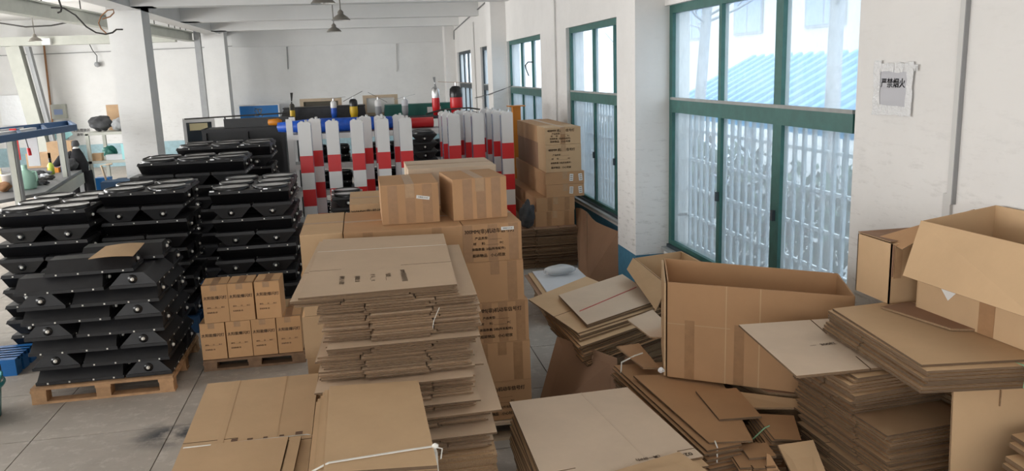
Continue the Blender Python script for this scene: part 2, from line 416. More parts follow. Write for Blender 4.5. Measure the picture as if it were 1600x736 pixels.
def column(name, x0, x1, y0, y1, m='wall'):
    return struct(MB().box(x0, x1, y0, y1, 0, CEIL, m).build(name))
column('column_right', CX, WX, 7.67, 8.25)
column('column_right.001', CX, WX, 16.30, 16.90)
column('column_right.002', CX, WX, 25.0, 25.6)
column('column_left', -4.43, -3.83, 16.4, 17.0, 'back')
column('column_left.001', -4.28, -3.72, 25.2, 25.8, 'back')
column('column_left.002', -4.43, -3.83, 7.9, 8.5, 'back')
# beams under the ceiling
struct(MB().box(-4.22, -3.83, -4.7, BY, BZ, CEIL, 'beam_side').build('ceiling_beam_left'))
for k, y in enumerate((3.0, 7.2, 11.4, 15.7, 19.9, 23.8)):
    mb = MB(); mb.box(-3.83, WX, y, y+.36, BZ, CEIL, 'beam_side')
    mb.prism([(-3.83, y), (-3.45, y), (-3.83, y)][:2] + [(-3.45, y+.36), (-3.83, y+.36)], BZ-.0, BZ+.01, 'beam_side')
    struct(mb.build('ceiling_beam'))
struct(MB().box(-3.7, WX, BY-.16, BY, 3.45, CEIL, 'beam_side').build('ceiling_beam_back'))
struct(MB().box(LX, -4.22, 17.2, 17.5, 4.05, CEIL, 'white').build('ceiling_beam_side'))

# windows: teal steel frames with fixed panes above and sliding panes below, panes thick with dust
def window(k, y0, y1, cuts, m='teal', low=None):
    e = MB(); fw = .075
    e.box(GX-.03, GX+.04, y0, y1, SILL, SILL+.07, m); e.box(GX-.03, GX+.04, y0, y1, TOP-fw, TOP, m)
    e.box(GX-.03, GX+.04, y0, y0+fw, SILL+.07, TOP-fw, m); e.box(GX-.03, GX+.04, y1-fw, y1, SILL+.07, TOP-fw, m)
    e.box(GX-.045, GX+.04, y0+fw, y1-fw, TR0, TR1, m)
    r = struct(e.build('window_%d' % k))
    cs = [y0] + list(cuts) + [y1]
    for c, wd in [(c if isinstance(c, tuple) else (c, .05)) for c in cuts]:
        MB().box(GX-.03, GX+.035, c-wd/2, c+wd/2, TR1, TOP-fw, m).build('mullion', r)
        s = MB().box(GX-.025, GX+.03, c-wd*.6, c+wd*.6, SILL+.07, TR0, m).build('sash_stile', r)
        MB().box(GX-.05, GX-.024, c-.015, c+.015, 1.32, 1.40, 'dark_metal').build('latch', s)
    cc = [c[0] if isinstance(c, tuple) else c for c in cs]
    for a, b in zip(cc[:-1], cc[1:]):
        for za, zb_ in ((TR1, TOP-fw), (SILL+.07, TR0)):   # dust lies on the outer face, the inner face is clear
            g = MB(); x0, x1, ya, yb = GX-.002, GX+.003, a+.03, b-.03
            g.add([(x1, ya, za), (x1, yb, za), (x1, yb, zb_), (x1, ya, zb_)], [(0, 1, 2, 3)], 'glass')
            vv = [(x0, ya, za), (x0, yb, za), (x0, yb, zb_), (x0, ya, zb_), (x1, ya, za), (x1, yb, za), (x1, yb, zb_), (x1, ya, zb_)]
            g.add(vv, [(3, 2, 1, 0), (0, 1, 5, 4), (1, 2, 6, 5), (2, 3, 7, 6), (3, 0, 4, 7)], 'glass_clean'); g.build('pane', r)
    MB().box(WX-.03, GX+.03, y0, y1, SILL-.03, SILL, 'sill').build('window_sill', r)
    MB().box(GX-.06, GX-.03, y0+.02, y1-.02, SILL, SILL+.03, 'dark_metal').build('sliding_track', r)
    b = MB(); b.box(GX-.05, GX-.03, y0+fw, y1-fw, TR1, TR1+.025, 'sill'); b.build('glazing_ledge', r)
window(1, *wins[0], [(5.545, .105), 6.53])
window(2, *wins[1], [9.45, 10.33])
window(3, *wins[2], [14.12, 15.08])
window(4, *wins[3], [18.0, 18.9], 'dark_metal')
window(5, *wins[4], [22.6, 23.5], 'dark_metal')
window(6, *added_opening, [-.9])  # unseen window in the opening added for light

# white security grilles outside the lower half of each window
def grille(y0, y1, label, step=.135):
    r = thing('window_grille', label, 'grille', (3.20, (y0+y1)/2, SILL), group='security grilles outside the windows')
    bm_ = MB().box(-.012, .012, -.016, .016, 0, TR1-SILL, 'grille').mesh('bar'); n = int((y1-y0)/step)
    for i in range(n+1):
        put('bar', bm_, r, (0, -(y1-y0)/2 + (i+.5)*(y1-y0)/(n+1), 0))
    rm = MB().box(.012, .030, -(y1-y0)/2, (y1-y0)/2, -.014, .014, 'rail').mesh('rail')
    for i in range(6): put('rail', rm, r, (0, 0, .02+i*(TR1-SILL-.04)/5))
    MB().box(-.10, .0, -(y1-y0)/2-.02, -(y1-y0)/2, .3, .33, 'grille').build('bracket', r); MB().box(-.10, .0, (y1-y0)/2, (y1-y0)/2+.02, .3, .33, 'grille').build('bracket', r)
for (a, b), lb in zip(wins, ('white bar security grille outside the large window by the open boxes', 'white bar security grille outside the window beside the brown carton tower',
        'white bar security grille outside the third window, past the orange post', 'white bar security grille outside the narrow fourth window', 'white bar security grille outside the farthest window')):
    grille(a, b, lb)

# ------------------------------------------------------------------ wall fittings
def pipe_run(name, pts, r, m, label, cat='conduit'):
    return tag(MB().tube(pts, r, m, 6).build(name), label, cat)
t = thing('conduit_trunking', 'grey square cable trunking with box running down the right wall', 'conduit', (2.93, 3.62, 1.75))
MB().box(-.004, .02, -.014, .020, 0, CEIL-1.75, 'conduit').build('trunking', t)
MB().box(-.004, .02, -.020, -.014, 0, CEIL-1.75, 'conduit_dark').build('trunking_side', t)  # side strip in darker grey, its shade put into the colour
MB().box(.004, .02, .0, .055, -.09, .05, 'conduit').build('back_plate', t)
pipe_run('wall_conduit', [(2.93, 12.08, CEIL), (2.93, 12.1, .7)], .012, 'conduit', 'thin vertical grey conduit on the wall between second and third windows')
pipe_run('wall_conduit', [(2.93, 20.75, 3.70), (2.93, 20.7, .7)], .016, 'conduit', 'thin vertical conduit beside the narrow far windows')
pipe_run('wall_conduit', [(2.93, 12.5, 4.35), (2.93, 16.25, 4.12), (2.62, 16.28, 4.12), (2.62, 16.95, 4.1), (2.93, 17.0, 4.08), (2.93, 24.9, 3.70), (2.93, 25.0, 3.45)], .016, 'conduit_dark', 'long grey cable run along the top of the window wall', 'cable')
pipe_run('back_wall_cable', [(LX, BY-.02, 3.40), (-8, BY-.02, 3.43), (-3.5, BY-.02, 3.50), (2.9, BY-.02, 3.50)], .012, 'conduit_dark', 'thin straight cable running across the whole back wall', 'cable')
pipe_run('back_wall_cable', [(-2.097, 26.67, 3.434), (-2.118, 26.67, 2.753)], .014, 'conduit_dark', 'short vertical cable drop on the back wall, left of the pendant lamps', 'cable')
pipe_run('back_wall_cable', [(1.276, 26.67, 3.437), (1.242, 26.67, 2.561)], .012, 'conduit', 'short vertical cable drop on the back wall, right of the pendant lamps', 'cable')
pipe_run('sagging_wire', [(2.9, 20.775, 1.826), (2.6, 16.706, 2.012), (2.65, 15.21, 2.14), (2.9, 15.557, 2.197)], .008, 'cable', 'thin wire slung in front of the far window pier', 'wire')
pipe_run('hooked_wire', [(3, 14.44, 2.387), (3, 14.651, 2.5), (3, 14.698, 2.569), (3, 14.462, 2.622), (3, 14.079, 2.616)], .012, 'cable', 'bent wire hook hanging in the third window', 'wire')
struct(MB().box(-4.56, -4.40, 25.3, 25.5, 0, CEIL, 'grey').build('trim_1'))

# no-smoking notice taped to the right wall
t = thing('no_smoking_notice', 'grey paper notice with black Chinese writing taped to the right wall', 'sign', (2.945, 4.14, 2.33))
pl = MB()
pl.box(-.004, 0, -.135, .135, -.125, .105, 'paper'); pl.build('paper', t)
random.seed(3)
for (a, b, c, d) in ((-.165, .165, .085, .135), (-.165, .165, -.155, -.10), (.115, .18, -.16, .15), (-.165, -.11, -.14, .14), (-.20, -.15, .09, .125)):
    v = MB(); n = 8; hor = (b-a) > (d-c)
    P = []
    for i in range(n+1):
        q = i/n; j1, j2 = random.uniform(-.006, .006), random.uniform(-.006, .006)
        P.append(((a+(b-a)*q, c+j1), (a+(b-a)*q, d+j2)) if hor else ((a+j1, c+(d-c)*q), (b+j2, c+(d-c)*q)))
    for i in range(n):
        z1, z2 = -.006-.002*random.random(), -.006-.002*random.random()
        (p, q), (r_, s_) = P[i], P[i+1]
        v.add([(z1, p[0], p[1]), (z1, q[0], q[1]), (z2, s_[0], s_[1]), (z2, r_[0], r_[1])], [(0, 1, 2, 3)], 'filmtape')
    v.build('tape', t)
text(t, '严禁烟火', .056, 'ink_sign', -.0055, .005, .02, xa=(0, -1, 0), ya=(0, 0, 1), xscale=.95)

# ------------------------------------------------------------------ pendant lamps
def pendant(loc, top, label):
    t = thing('pendant_lamp', label, 'lamp', loc, group='conical pendant lamps')
    s = MB(); s.lathe([(.145, 0), (.143, .012), (.105, .055), (.06, .085), (.045, .095), (.045, .13), (.03, .15), (.012, .165)], 'lampshade', 18)
    s.lathe([(.138, .002), (.10, .047), (.055, .08)], 'label', 18); s.build('lamp_shade', t)
    MB().lathe([(.0, -.005), (.03, .01), (.032, .04), (.018, .075)], 'label', 12).build('bulb', t)
    MB().tube([(0, 0, .16), (0, 0, top-loc[2])], .011, 'lampshade', 6).build('hanging_rod', t)
pendant((-.345, 10.3, 3.35), CEIL, 'conical grey pendant lamp cut by the top edge, nearest of the hanging row')
pendant((-.195, 13.46, 3.35), CEIL, 'conical grey pendant lamp in the middle of the hanging row')
pendant((-.395, 16.9, 3.35), CEIL, 'conical grey pendant lamp farthest along the hanging row')
pendant((-7.0, 20.2, 3.48), CEIL, 'brownish conical pendant lamp above the white steel jib on the left')

# ------------------------------------------------------------------ crane rail, jib and cables on the left bay
t = thing('crane_rail', 'long pale green steel crane girder hung from the ceiling on rods', 'girder', (-5.1, 19, 3.75))
ax = (-.25, -8.0); bx_ = (.42, 6.6)
def rail_pt(q): return Vector((ax[0]+(bx_[0]-ax[0])*q, ax[1]+(bx_[1]-ax[1])*q, 0))
MB().bar(rail_pt(0)+Vector((0, 0, .0)), rail_pt(1), .05, .22, 'steel_green').build('web', t)
MB().bar(rail_pt(0)+Vector((0, 0, -.12)), rail_pt(1)+Vector((0, 0, -.12)), .22, .03, 'steel_green').build('lower_flange', t)
MB().bar(rail_pt(0)+Vector((0, 0, .12)), rail_pt(1)+Vector((0, 0, .12)), .16, .03, 'steel_green').build('upper_flange', t)
for q in (.1, .2, .3, .42, .55, .62, .75, .84, .88, .92, .96):
    p = rail_pt(q); MB().tube([p+Vector((0, 0, .13)), p+Vector((0, 0, CEIL-3.75))], .012, 'cable', 5).build('hanger_rod', t)
tag(MB().tube([(-7.586, 20, 3.875), (-7.085, 20, 3.782), (-6.563, 20, 3.797), (-6.066, 20, 3.881)], .018, 'cable').build('sagging_cable'), 'black cable sagging below the crane girder at top left', 'cable')
tag(MB().tube([(-3.744, 11.5, 3.465), (-3.595, 11.5, 3.454), (-3.471, 11.5, 3.365), (-3.361, 11.5, 3.22), (-3.256, 11.5, 3.146), (-3.144, 11.5, 3.123), (-3.057, 11.5, 3.141), (-3.006, 11.5, 3.179), (-2.929, 11.5, 3.177)], .011, 'cable').build('looping_cable'), 'dark looping cable hanging from the girder beside the left column', 'cable')
tag(MB().tube([(-3.132, 11.49, 3.134), (-3.186, 11.49, 3.191), (-3.208, 11.49, 3.263), (-3.166, 11.49, 3.349), (-3.081, 11.49, 3.419), (-3.011, 11.49, 3.425), (-3.008, 11.49, 3.386), (-3.06, 11.49, 3.339), (-3.156, 11.49, 3.31)], .009, 'copper').build('looping_cable'), 'brownish cable loop beside the left column, above the dark loop', 'cable')
tag(MB().tube([(-3.642, 11.5, 3.556), (-3.624, 11.5, 3.462), (-3.638, 11.5, 3.415), (-3.678, 11.5, 3.401)], .012, 'cable').build('hanging_hose'), 'short dark hose dropping onto the crane girder', 'hose')
t = thing('jib_crane', 'pale green steel jib post with long arm along the back wall', 'crane', (-9.0, 25.6, 0))
MB().bar((.0, 0, 0), (-.45, 0, 3.62), .36, .3, 'steel_green', up=(0, 1, 0)).build('post', t)
MB().bar((.28, .1, 0), (-.12, .1, 3.6), .10, .2, 'grey', up=(0, 1, 0)).build('post_side', t)
MB().box(-1.0, 3.9, -.2, .1, 3.62, 3.86, 'steel_green').build('arm', t)
MB().box(.4, .62, -.34, -.2, 3.62, 3.80, 'white').build('trolley', t)
MB().box(2.6, 3.0, -.25, .05, 3.86, 3.90, 'cable').build('clamp', t)
t = thing('meter_box', 'small grey wall cabinet with pale blue window beside the jib post', 'box', (-8.85, 26.535, 1.52))
MB().box(-.2, .2, 0, .16, 0, .42, 'steel_green').build('case', t); MB().box(-.12, .12, -.01, 0, .12, .28, 'pane_blue').build('window_pane', t)
t = thing('hanging_sensor', 'small dark spherical fixture dangling by a wire on the back wall', 'fixture', (-7.608, 26.58, 3.066))
MB().lathe([(0, -.08), (.07, -.05), (.09, 0), (.07, .06), (0, .09)], 'grey', 12).build('body', t)
MB().tube([(0, 0, .08), (.02, 0, .26), (-.08, 0, .42), (-.18, 0, .72), (-.18, .1, .74)], .012, 'cable', 5).build('wire', t)
pipe_run('rusty_riser_pipe', [(-9.012, 26.63, 3.758), (-9.045, 26.63, 2.76), (-9.089, 26.63, 1.404), (-8.73, 26.63, 0.0)], .028, 'copper', 'rust brown vertical pipe in front of the back wall at left', 'pipe')
tag(MB().box(-10.45, -9.6, 26.60, 26.64, 1.38, 2.26, 'plasticfilm').build('plastic_sheet'), 'crinkled translucent plastic sheet hung on the back wall at left', 'sheet')
for s_, yp, sz in (('工具摆放区', 203.5, .10), ('请勿动', 210, .09)):
    p = (-8.356, 26.68, 1.118); p2 = [(-8.336, 26.68, 1.136), (-8.352, 26.68, 1.011)][s_ == '请勿动']
    o = put('wall_lettering', text_mesh(s_, sz, 'ink_sign'), None); o.matrix_world = Matrix(((1, 0, 0, p2[0]), (0, 0, -1, BY-.004), (0, 1, 0, p2[2]), (0, 0, 0, 1)))
    tag(o, 'upper line of small dark painted characters on the back wall' if sz == .10 else 'lower line of small dark painted characters on the back wall', 'lettering')

# ------------------------------------------------------------------ outside the windows
struct(MB().box(WX+.26, 40, -20, 60, -.35, -.15, 'concrete').build('ground_outside'))
t = thing('carport_roof', 'blue corrugated sheet roof seen through the windows', 'roof', (7.95, 13, 0))
ro = MB(); nx = 35
for i in range(nx):
    y0 = -9 + i*.4
    for a, b, za, zb in ((0, .05, 0, .15), (.05, .2, .15, .15), (.2, .25, .15, 0), (.25, .4, 0, 0)):
        ro.add([(-1.05, y0+a, 1.45+za), (-1.05, y0+b, 1.45+zb), (1.05, y0+b, 2.50+zb), (1.05, y0+a, 2.50+za)], [(0, 3, 2, 1)], 'roof_blue')
ro.build('corrugated_sheet', t)
for y in (-8.5, -3.5, .8, 4.6):
    MB().box(-1.0, -.92, y, y+.08, -.15, 1.45, 'grille').build('post', t); MB().box(.92, 1.0, y, y+.08, -.15, 2.4, 'grille').build('post', t)
MB().box(-1.05, -.99, -9, 5.0, 1.34, 1.448, 'roof_blue').build('eaves_beam', t)
t = thing('neighbour_building', 'pale rendered building with windows and air conditioner beyond the blue roof', 'building', (14, 14, -.15))
MB().box(0, 3, -22, 26, 0, 9, 'facade').build('wall', t)
for y in (-12, -7, -2, 3, 8, 13, 18):
    for z0 in (3.6, 6.6):
        wf = MB().box(-.06, 0, y, y+2.2, z0, z0+1.6, 'grey').build('window', t)
        MB().box(-.07, -.06, y+.08, y+1.06, z0+.08, z0+1.52, 'pane_blue').build('pane', wf); MB().box(-.07, -.06, y+1.14, y+2.12, z0+.08, z0+1.52, 'pane_blue').build('pane', wf)
ac = MB().box(-.5, 0, -.55, .55, 0, .8, 'postwhite'); 
t = thing('air_conditioner', 'white outdoor air conditioner unit on the neighbouring facade', 'air conditioner', (13.9, 13.1, 3.3))
ac.build('case', t); MB().lathe([(.33, -.52), (.33, -.5), (.05, -.505), (0, -.53)], 'grey', 18, axis='x').build('fan_grille', t)
MB().box(-.45, .0, -.4, -.35, -.08, 0, 'grey').build('bracket', t); MB().box(-.45, .0, .35, .4, -.08, 0, 'grey').build('bracket', t)
def trunk(loc, h, lean, label, sd):
    random.seed(sd); t = thing('bare_tree', label, 'tree', loc, group='bare trees outside the windows')
    MB().tube([(0, 0, 0), (lean*.3, .05, h*.3), (lean*.6, -.05, h*.6), (lean, .1, h)], [.115, .10, .085, .05], 'bark', 8).build('trunk', t)
    b = MB()
    for i in range(11):
        z = random.uniform(.45, .98)*h; a = random.uniform(0, 6.28); L = random.uniform(.5, 1.7)
        p = Vector((lean*z/h, 0, z)); d = Vector((math.cos(a), math.sin(a), random.uniform(.3, 1.1)))*L
        b.tube([p, p+d*.5+Vector((0, 0, -.05)), p+d], [.026, .016, .006], 'bark', 5)
        for k in range(3):
            q = p+d*random.uniform(.4, .9); e = Vector((random.uniform(-1, 1), random.uniform(-1, 1), random.uniform(.1, 1)))*.5
            b.tube([q, q+e], [.012, .004], 'bark', 4)
    tag(b.build('branches', t), None, None, kind='stuff')
trunk((5.6, 13.1, -.15), 6.5, .3, 'bare grey tree trunk outside the left part of the large window', 1)
trunk((5.9, 9.35, -.15), 6.0, -.2, 'leaning bare tree outside the right part of the large window', 2)
trunk((6.2, 18.3, -.15), 6.0, .2, 'bare branching tree outside the second window', 5)
# a parked white car behind the grille
t = thing('parked_car', 'white hatchback with red tail lamp parked outside the large window', 'car', (6.1, 15.3, -.15))
prof = [(-1.9, .35), (1.9, .35), (1.95, .75), (1.85, .95), (1.05, 1.02), (.55, 1.42), (-1.0, 1.45), (-1.7, 1.0), (-1.92, .9)]
n = len(prof); cb = MB()
vs = [(x, y, z) for x in (-.8, .8) for y, z in prof]
cb.add(vs, [tuple(range(n)), tuple(range(2*n-1, n-1, -1))] + [(i, n+i, n+(i+1) % n, (i+1) % n) for i in range(n)], 'carwhite'); cb.build('body', t)
MB().hexa([(-.81, -1.5, 1.0), (.81, -1.5, 1.0), (.81, .85, 1.04), (-.81, .85, 1.04), (-.81, -.95, 1.38), (.81, -.95, 1.38), (.81, .5, 1.36), (-.81, .5, 1.36)], 'carglass').build('side_glass', t)
for x in (-.8, .65):
    for y in (-1.2, 1.2): MB().lathe([(0, 0), (.31, 0), (.31, .15), (0, .15)], 'rubber', 18, axis='x').build('wheel', t, (x, y, .31))
for x in (-.72, .52): MB().box(x, x+.2, -1.95, -1.86, .78, .92, 'red').build('tail_lamp', t)
pb = MB().box(-.22, .22, -1.94, -1.90, .55, .68, 'blue_sheet').build('number_plate', t)

t = thing('hedge', 'dark clipped hedge and shrubs outside between the grille and the carport', 'hedge', (4.7, 12.0, -.15))
random.seed(8); hb = MB()
for i in range(9000):
    y = random.uniform(-7.5, 8); x = max(-.6, min(.6, random.gauss(0, .25))); z = random.uniform(0, 1.35)+random.gauss(0, .08); a = Vector((random.uniform(-1, 1), random.uniform(-1, 1), random.uniform(-1, 1))).normalized(); b = a.cross(Vector((0, 0, 1))).normalized()
    k = random.uniform(.06, .12); p = Vector((x, y, max(z, 0)+.13)); hb.add([p-a*k, p+b*k*.5, p+a*k, p-b*k*.5], [(0, 1, 2, 3)], 'hedge')
o = hb.build('foliage', t); o['kind'] = 'stuff'
sb_ = MB()
for i in range(22): y = -7.3+i*.72; sb_.tube([(0, y, 0), (.05, y+.05, .5), (-.05, y-.1, 1.1)], [.03, .022, .01], 'bark', 5)
sb_.build('stems', t)

# ================================================================== cardboard
def sheet_mesh(q, th, slots=(), top='card', side='edge', wing=0.0, name='flattened_carton'):
    """a flattened carton: outline with slit flaps, q = far-left, far-right, near-right, near-left (relative)"""
    FL, FR, NR, NL = [Vector(p) for p in q]
    P = lambda u, v: (FL*(1-u)*(1-v) + FR*u*(1-v) + NL*(1-u)*v + NR*u*v)
    pts = []; W, D = (FR-FL).length, (NL-FL).length
    byedge = {'left': [], 'near': [], 'right': [], 'far': []}
    for e, pos, dep in slots: byedge[e].append((pos, dep))
    hw, hd = .0035/W, .0035/D
    pts.append((0, 0))
    le = sorted(byedge['left'])
    if wing and len(le) == 2:
        (a, da), (b, db) = le
        pts[0] = (wing, 0); pts += [(wing, a-hd), (da, a-hd), (da, a+hd), (0, a+hd), (0, b-hd), (db, b-hd), (db, b+hd), (wing*.8, b+hd), (wing*.8, 1)]
    else:
        for p, d in le: pts += [(0, p-hd), (d, p-hd), (d, p+hd), (0, p+hd)]
    ne = sorted(byedge['near'])
    if wing and len(ne) == 2:
        (a, da), (b, db) = ne
        pts += [(0, 1-wing), (a-hw, 1-wing), (a-hw, 1-da), (a+hw, 1-da), (a+hw, 1), (b-hw, 1), (b-hw, 1-db), (b+hw, 1-db), (b+hw, 1-wing*.8), (1, 1-wing*.8)]
    else:
        if not (wing and len(le) == 2): pts.append((0, 1))
        for p, d in ne: pts += [(p-hw, 1), (p-hw, 1-d), (p+hw, 1-d), (p+hw, 1)]
        pts.append((1, 1))
    for p, d in sorted(byedge['right'], reverse=True): pts += [(1, p+hd), (1-d, p+hd), (1-d, p-hd), (1, p-hd)]
    pts.append((1, 0))
    for p, d in sorted(byedge['far'], reverse=True): pts += [(p+hw, 0), (p+hw, d), (p-hw, d), (p-hw, 0)]
    mb = MB(); mb.prism([tuple(P(u, v)) for u, v in pts], -th, 0, top, side)
    return mb.mesh(name)

def rel(q):
    q = [Vector(p) for p in q]; c = sum(q, Vector())/4
    return c, [p-c for p in q]
def flat(q, th, label, slots=(), top='card', side='edge', name='flattened_carton', group=None, cat='cardboard'):
    c, r = rel(q); o = put(name, sheet_mesh(r, th, slots, top, side, name=name), None, c)
    return tag(o, label, cat, group)
def crease(parent, q, a, b, wd=.006, m='card_pale', z=.0006):
    """a scored line on the sheet between (u,v) points a and b"""
    c, (FL, FR, NR, NL) = rel(q); P = lambda u, v: (FL*(1-u)*(1-v)+FR*u*(1-v)+NL*(1-u)*v+NR*u*v)
    p0, p1 = P(*a), P(*b); d = (p1-p0).normalized(); s = Vector((-d.y, d.x, 0))*wd/2; u = Vector((0, 0, z)); k = Vector((0, 0, -.0004))
    return MB().hexa([p0-s+k, p1-s+k, p1+s+k, p0+s+k, p0-s+u, p1-s+u, p1+s+u, p0+s+u], m).build('crease', parent)
COUNT = [0]; SEEN = {}
def stack(q, n, th, label, group, drift=(0, 0), jit=.012, rot=.012, nvar=4, sl=None, wing=.012, top='card', gapf=1.02, skew=0, z0=None, sd=1, fill=.70):
    """n flattened cartons one on another downward from quad q; every sheet is an object of its own"""
    random.seed(sd); c, r = rel(q); metas = []; KEY = label
    for k in range(nvar):
        e = [Vector((random.uniform(-.006, .006), random.uniform(-.006, .006), 0)) for _ in range(4)]
        s = sl if sl is not None else (('near', random.uniform(.27, .31), .12), ('near', random.uniform(.69, .73), .12))
        metas.append(sheet_mesh([a+b for a, b in zip(r, e)], th*fill, s, top, wing=random.uniform(.3, 1.6)*wing))
    out = []
    for i in range(n):
        o = put('flattened_carton', metas[random.randrange(nvar)], None, c + Vector((drift[0]*i + random.uniform(-jit, jit), drift[1]*i + random.uniform(-jit, jit), -th*gapf*i)))
        o.rotation_euler = (0, 0, random.uniform(-rot, rot) + skew*i)
        if n > 1 or KEY in SEEN:
            SEEN[KEY] = SEEN.get(KEY, 0) + 1; lb = ordinal(SEEN[KEY])+' '+label
        else: lb = label
        tag(o, lb, 'cardboard', group); out.append(o); COUNT[0] += 1
    return out
def pile(q, zt, th, label, top='card', sd=5, zb=0.0, drift=(0, 0)):
    """the lower, mostly hidden sheets of a pile joined as one uncountable body"""
    random.seed(sd); mb = MB(); FL, FR, NR, NL = [Vector((p[0], p[1], 0)) for p in q]; z = zt; i = 0
    while z > zb + th*.5:
        j = Vector((random.uniform(-.012, .012)+drift[0]*i, random.uniform(-.012, .012)+drift[1]*i, 0))
        mb.prism([(p+j).to_tuple()[:2] for p in (FL, NL, NR, FR)], max(z-th, zb+.001), z-th*.06, top, 'edge1'); z -= th; i += 1
    return tag(mb.build('flattened_carton_pile'), label, 'cardboard', None, 'stuff')

PRINT300 = ['300MM(非)机动车信号灯', '产品类型: ________', '材      料: ________ PC', '装箱数量: 2组(所有配件)', '易碎物品   小心轻放']
PRINT400 = ['400MM 机动车信号灯', '产品类型: ________', '材      料: ________ PC', '装箱数量: 3组(所有配件)', '易碎物品   小心轻放']
def carton(label, x0, x1, y0, y1, z0, z1, rz=0.0, seam='x', bands=(), pr=None, group=None, m='card', sticker=None, ttape='tape_clear', cat='carton', name='carton', lidgap=.003):
    """closed carton; front faces -Y.  bands = vertical tape strips on the front (fractions)"""
    W, D, Hh = x1-x0, y1-y0, z1-z0
    t = thing(name, label, cat, ((x0+x1)/2, (y0+y1)/2, z0), rz, group)
    b = MB(); b.box(-W/2, W/2, -D/2, D/2, 0, Hh-.007, m); bo = b.build('body', t)
    g = lidgap/2
    for s in (-1, 1):
        f = MB()
        if seam == 'x': f.box(-W/2, W/2, (-D/2 if s < 0 else g), (-g if s < 0 else D/2), Hh-.0065, Hh, m)
        else: f.box((-W/2 if s < 0 else g), (-g if s < 0 else W/2), -D/2, D/2, Hh-.0065, Hh, m)
        f.build('lid_flap', t)
    if ttape:
        if seam == 'x':
            tp = MB(); tp.box(-W/2-.001, W/2+.001, -.03, .03, Hh, Hh+.001, ttape); tp.box(-W/2-.001, -W/2, -.03, .03, Hh-.09, Hh, ttape); tp.box(W/2, W/2+.001, -.03, .03, Hh-.09, Hh, ttape)
        else:
            tp = MB(); tp.box(-.03, .03, -D/2-.001, D/2+.001, Hh, Hh+.001, ttape); tp.box(-.03, .03, -D/2-.0026, -D/2-.0014, Hh-.09, Hh, ttape); tp.box(-.03, .03, D/2, D/2+.0012, Hh-.09, Hh, ttape)
        tp.build('packing_tape', t)
    for u in bands:
        MB().box(-W/2+u*W-.032, -W/2+u*W+.032, -D/2-.0012, -D/2, .004, Hh-.004, 'tape').build('packing_tape', t)
    if pr == '300' or pr == '400':
        L = PRINT300 if pr == '300' else PRINT400; zz = [.80, .62, .48, .33, .16]; k = W/.385
        for i, (s, zf) in enumerate(zip(L, zz)):
            text(t, s, (.034 if i == 0 else .021 if i < 4 else .025)*k, 'ink', (-.02 if i == 0 else -.03)*k, -D/2-.002, Hh*zf, xscale=(.92 if i == 0 else 1))
    if pr == 'solar':
        text(t, '太阳能爆闪灯', W*.155, 'ink', 0, -D/2-.0015, Hh*.66)
        text(t, '颜色:____红____单灯', W*.075, 'ink_grey', 0, -D/2-.0015, Hh*.40)
        text(t, '装箱数量1套', W*.075, 'ink_grey', -W*.16, -D/2-.0015, Hh*.27)
    if pr == 'solar':
        MB().box(-.03, .03, -D/2, D/2, Hh+.001, Hh+.002, 'tape').build('packing_tape', t)
        MB().box(-W/2, W/2, -D/2+.02, -D/2+.045, Hh, Hh+.001, 'tape').build('packing_tape', t)
        MB().box(-.035, .02, -D/2-.001, -D/2, Hh-.05, Hh-.002, 'tape_clear').build('packing_tape', t)
    if sticker:
        sx, sz, sw, sh, an = sticker
        s = MB().box(-sw/2, sw/2, -.0008, 0, -sh/2, sh/2, 'label').build('paper_label', t); s.location = (sx, -D/2-.0015, sz); s.rotation_euler = (0, an, 0)
        text(s, '合格证 0 0 03', sh*.5, 'ink', 0, -.0014, 0)
    return t

def pallet(label, x0, x1, y0, y1, z1, wood='wood', nb=7, name='wooden_pallet', group=None, rz=0):
    W, D = x1-x0, y1-y0
    t = thing(name, label, 'pallet', ((x0+x1)/2, (y0+y1)/2, 0), rz, group)
    bw = .11; random.seed(int((x0+9)*77))
    for i in range(nb):
        y = -D/2 + (D-bw)*i/(nb-1); MB().box(-W/2+random.uniform(0, .012), W/2-random.uniform(0, .012), y, y+bw-.012, z1-.022, z1-random.uniform(0, .003), wood).build('top_board', t)
    for x in (-W/2, -.06, W/2-.12):
        MB().box(x, x+.12, -D/2, D/2, z1-.044, z1-.0225, wood).build('stringer_board', t)
        for y in (-D/2, -.06, D/2-.12): MB().box(x+.005, x+.115, y+.003, y+.117, .02, z1-.0445, wood).build('block', t)
    for x in (-W/2, -.06, W/2-.12): pass
    for y in (-D/2, -.06, D/2-.12): MB().box(-W/2, W/2, y+.01, y+.11, 0, .0198, wood).build('bottom_board', t)
    return t

# ---------------------------------------------------------------- the closed cartons in the middle
pallet('wooden pallet under the carton wall with printed 300MM signal lamp boxes', -.47, 1.03, 5.12, 6.75, .138, 'lightwood')
lv = [.140, .420, .700, .985, 1.265, 1.52]
G1 = 'cartons stacked in the middle'
right = [(.64, 1.025, '300', (), 'printed carton lowest in the front column, just above the pallet'),
         (.64, 1.024, None, (.16, .78), 'plain carton second from the bottom of the front column, taped'),
         (.635, 1.020, '300', (.27, .55, .86), 'printed carton at mid height of the front column, between two plain ones'),
         (.612, .995, None, (.80,), 'plain carton with one tape strip, below the topmost printed box'),
         (.606, .990, '300', (.07, .5, .86), 'printed carton with small white sticker directly below the taped top box')]
for (a, b, p, bd, lb), z0, z1 in zip(right, lv, lv[1:]):
    carton(lb, a, b, 5.15, 5.93, z0+.002, z1, pr=p, bands=bd, seam='x' if p else 'y', m='card_brown' if p != '300' else 'card_brown', group=G1,
           sticker=(.10, .215, .085, .022, 0) if z0 == 1.265 else None, ttape='tape')
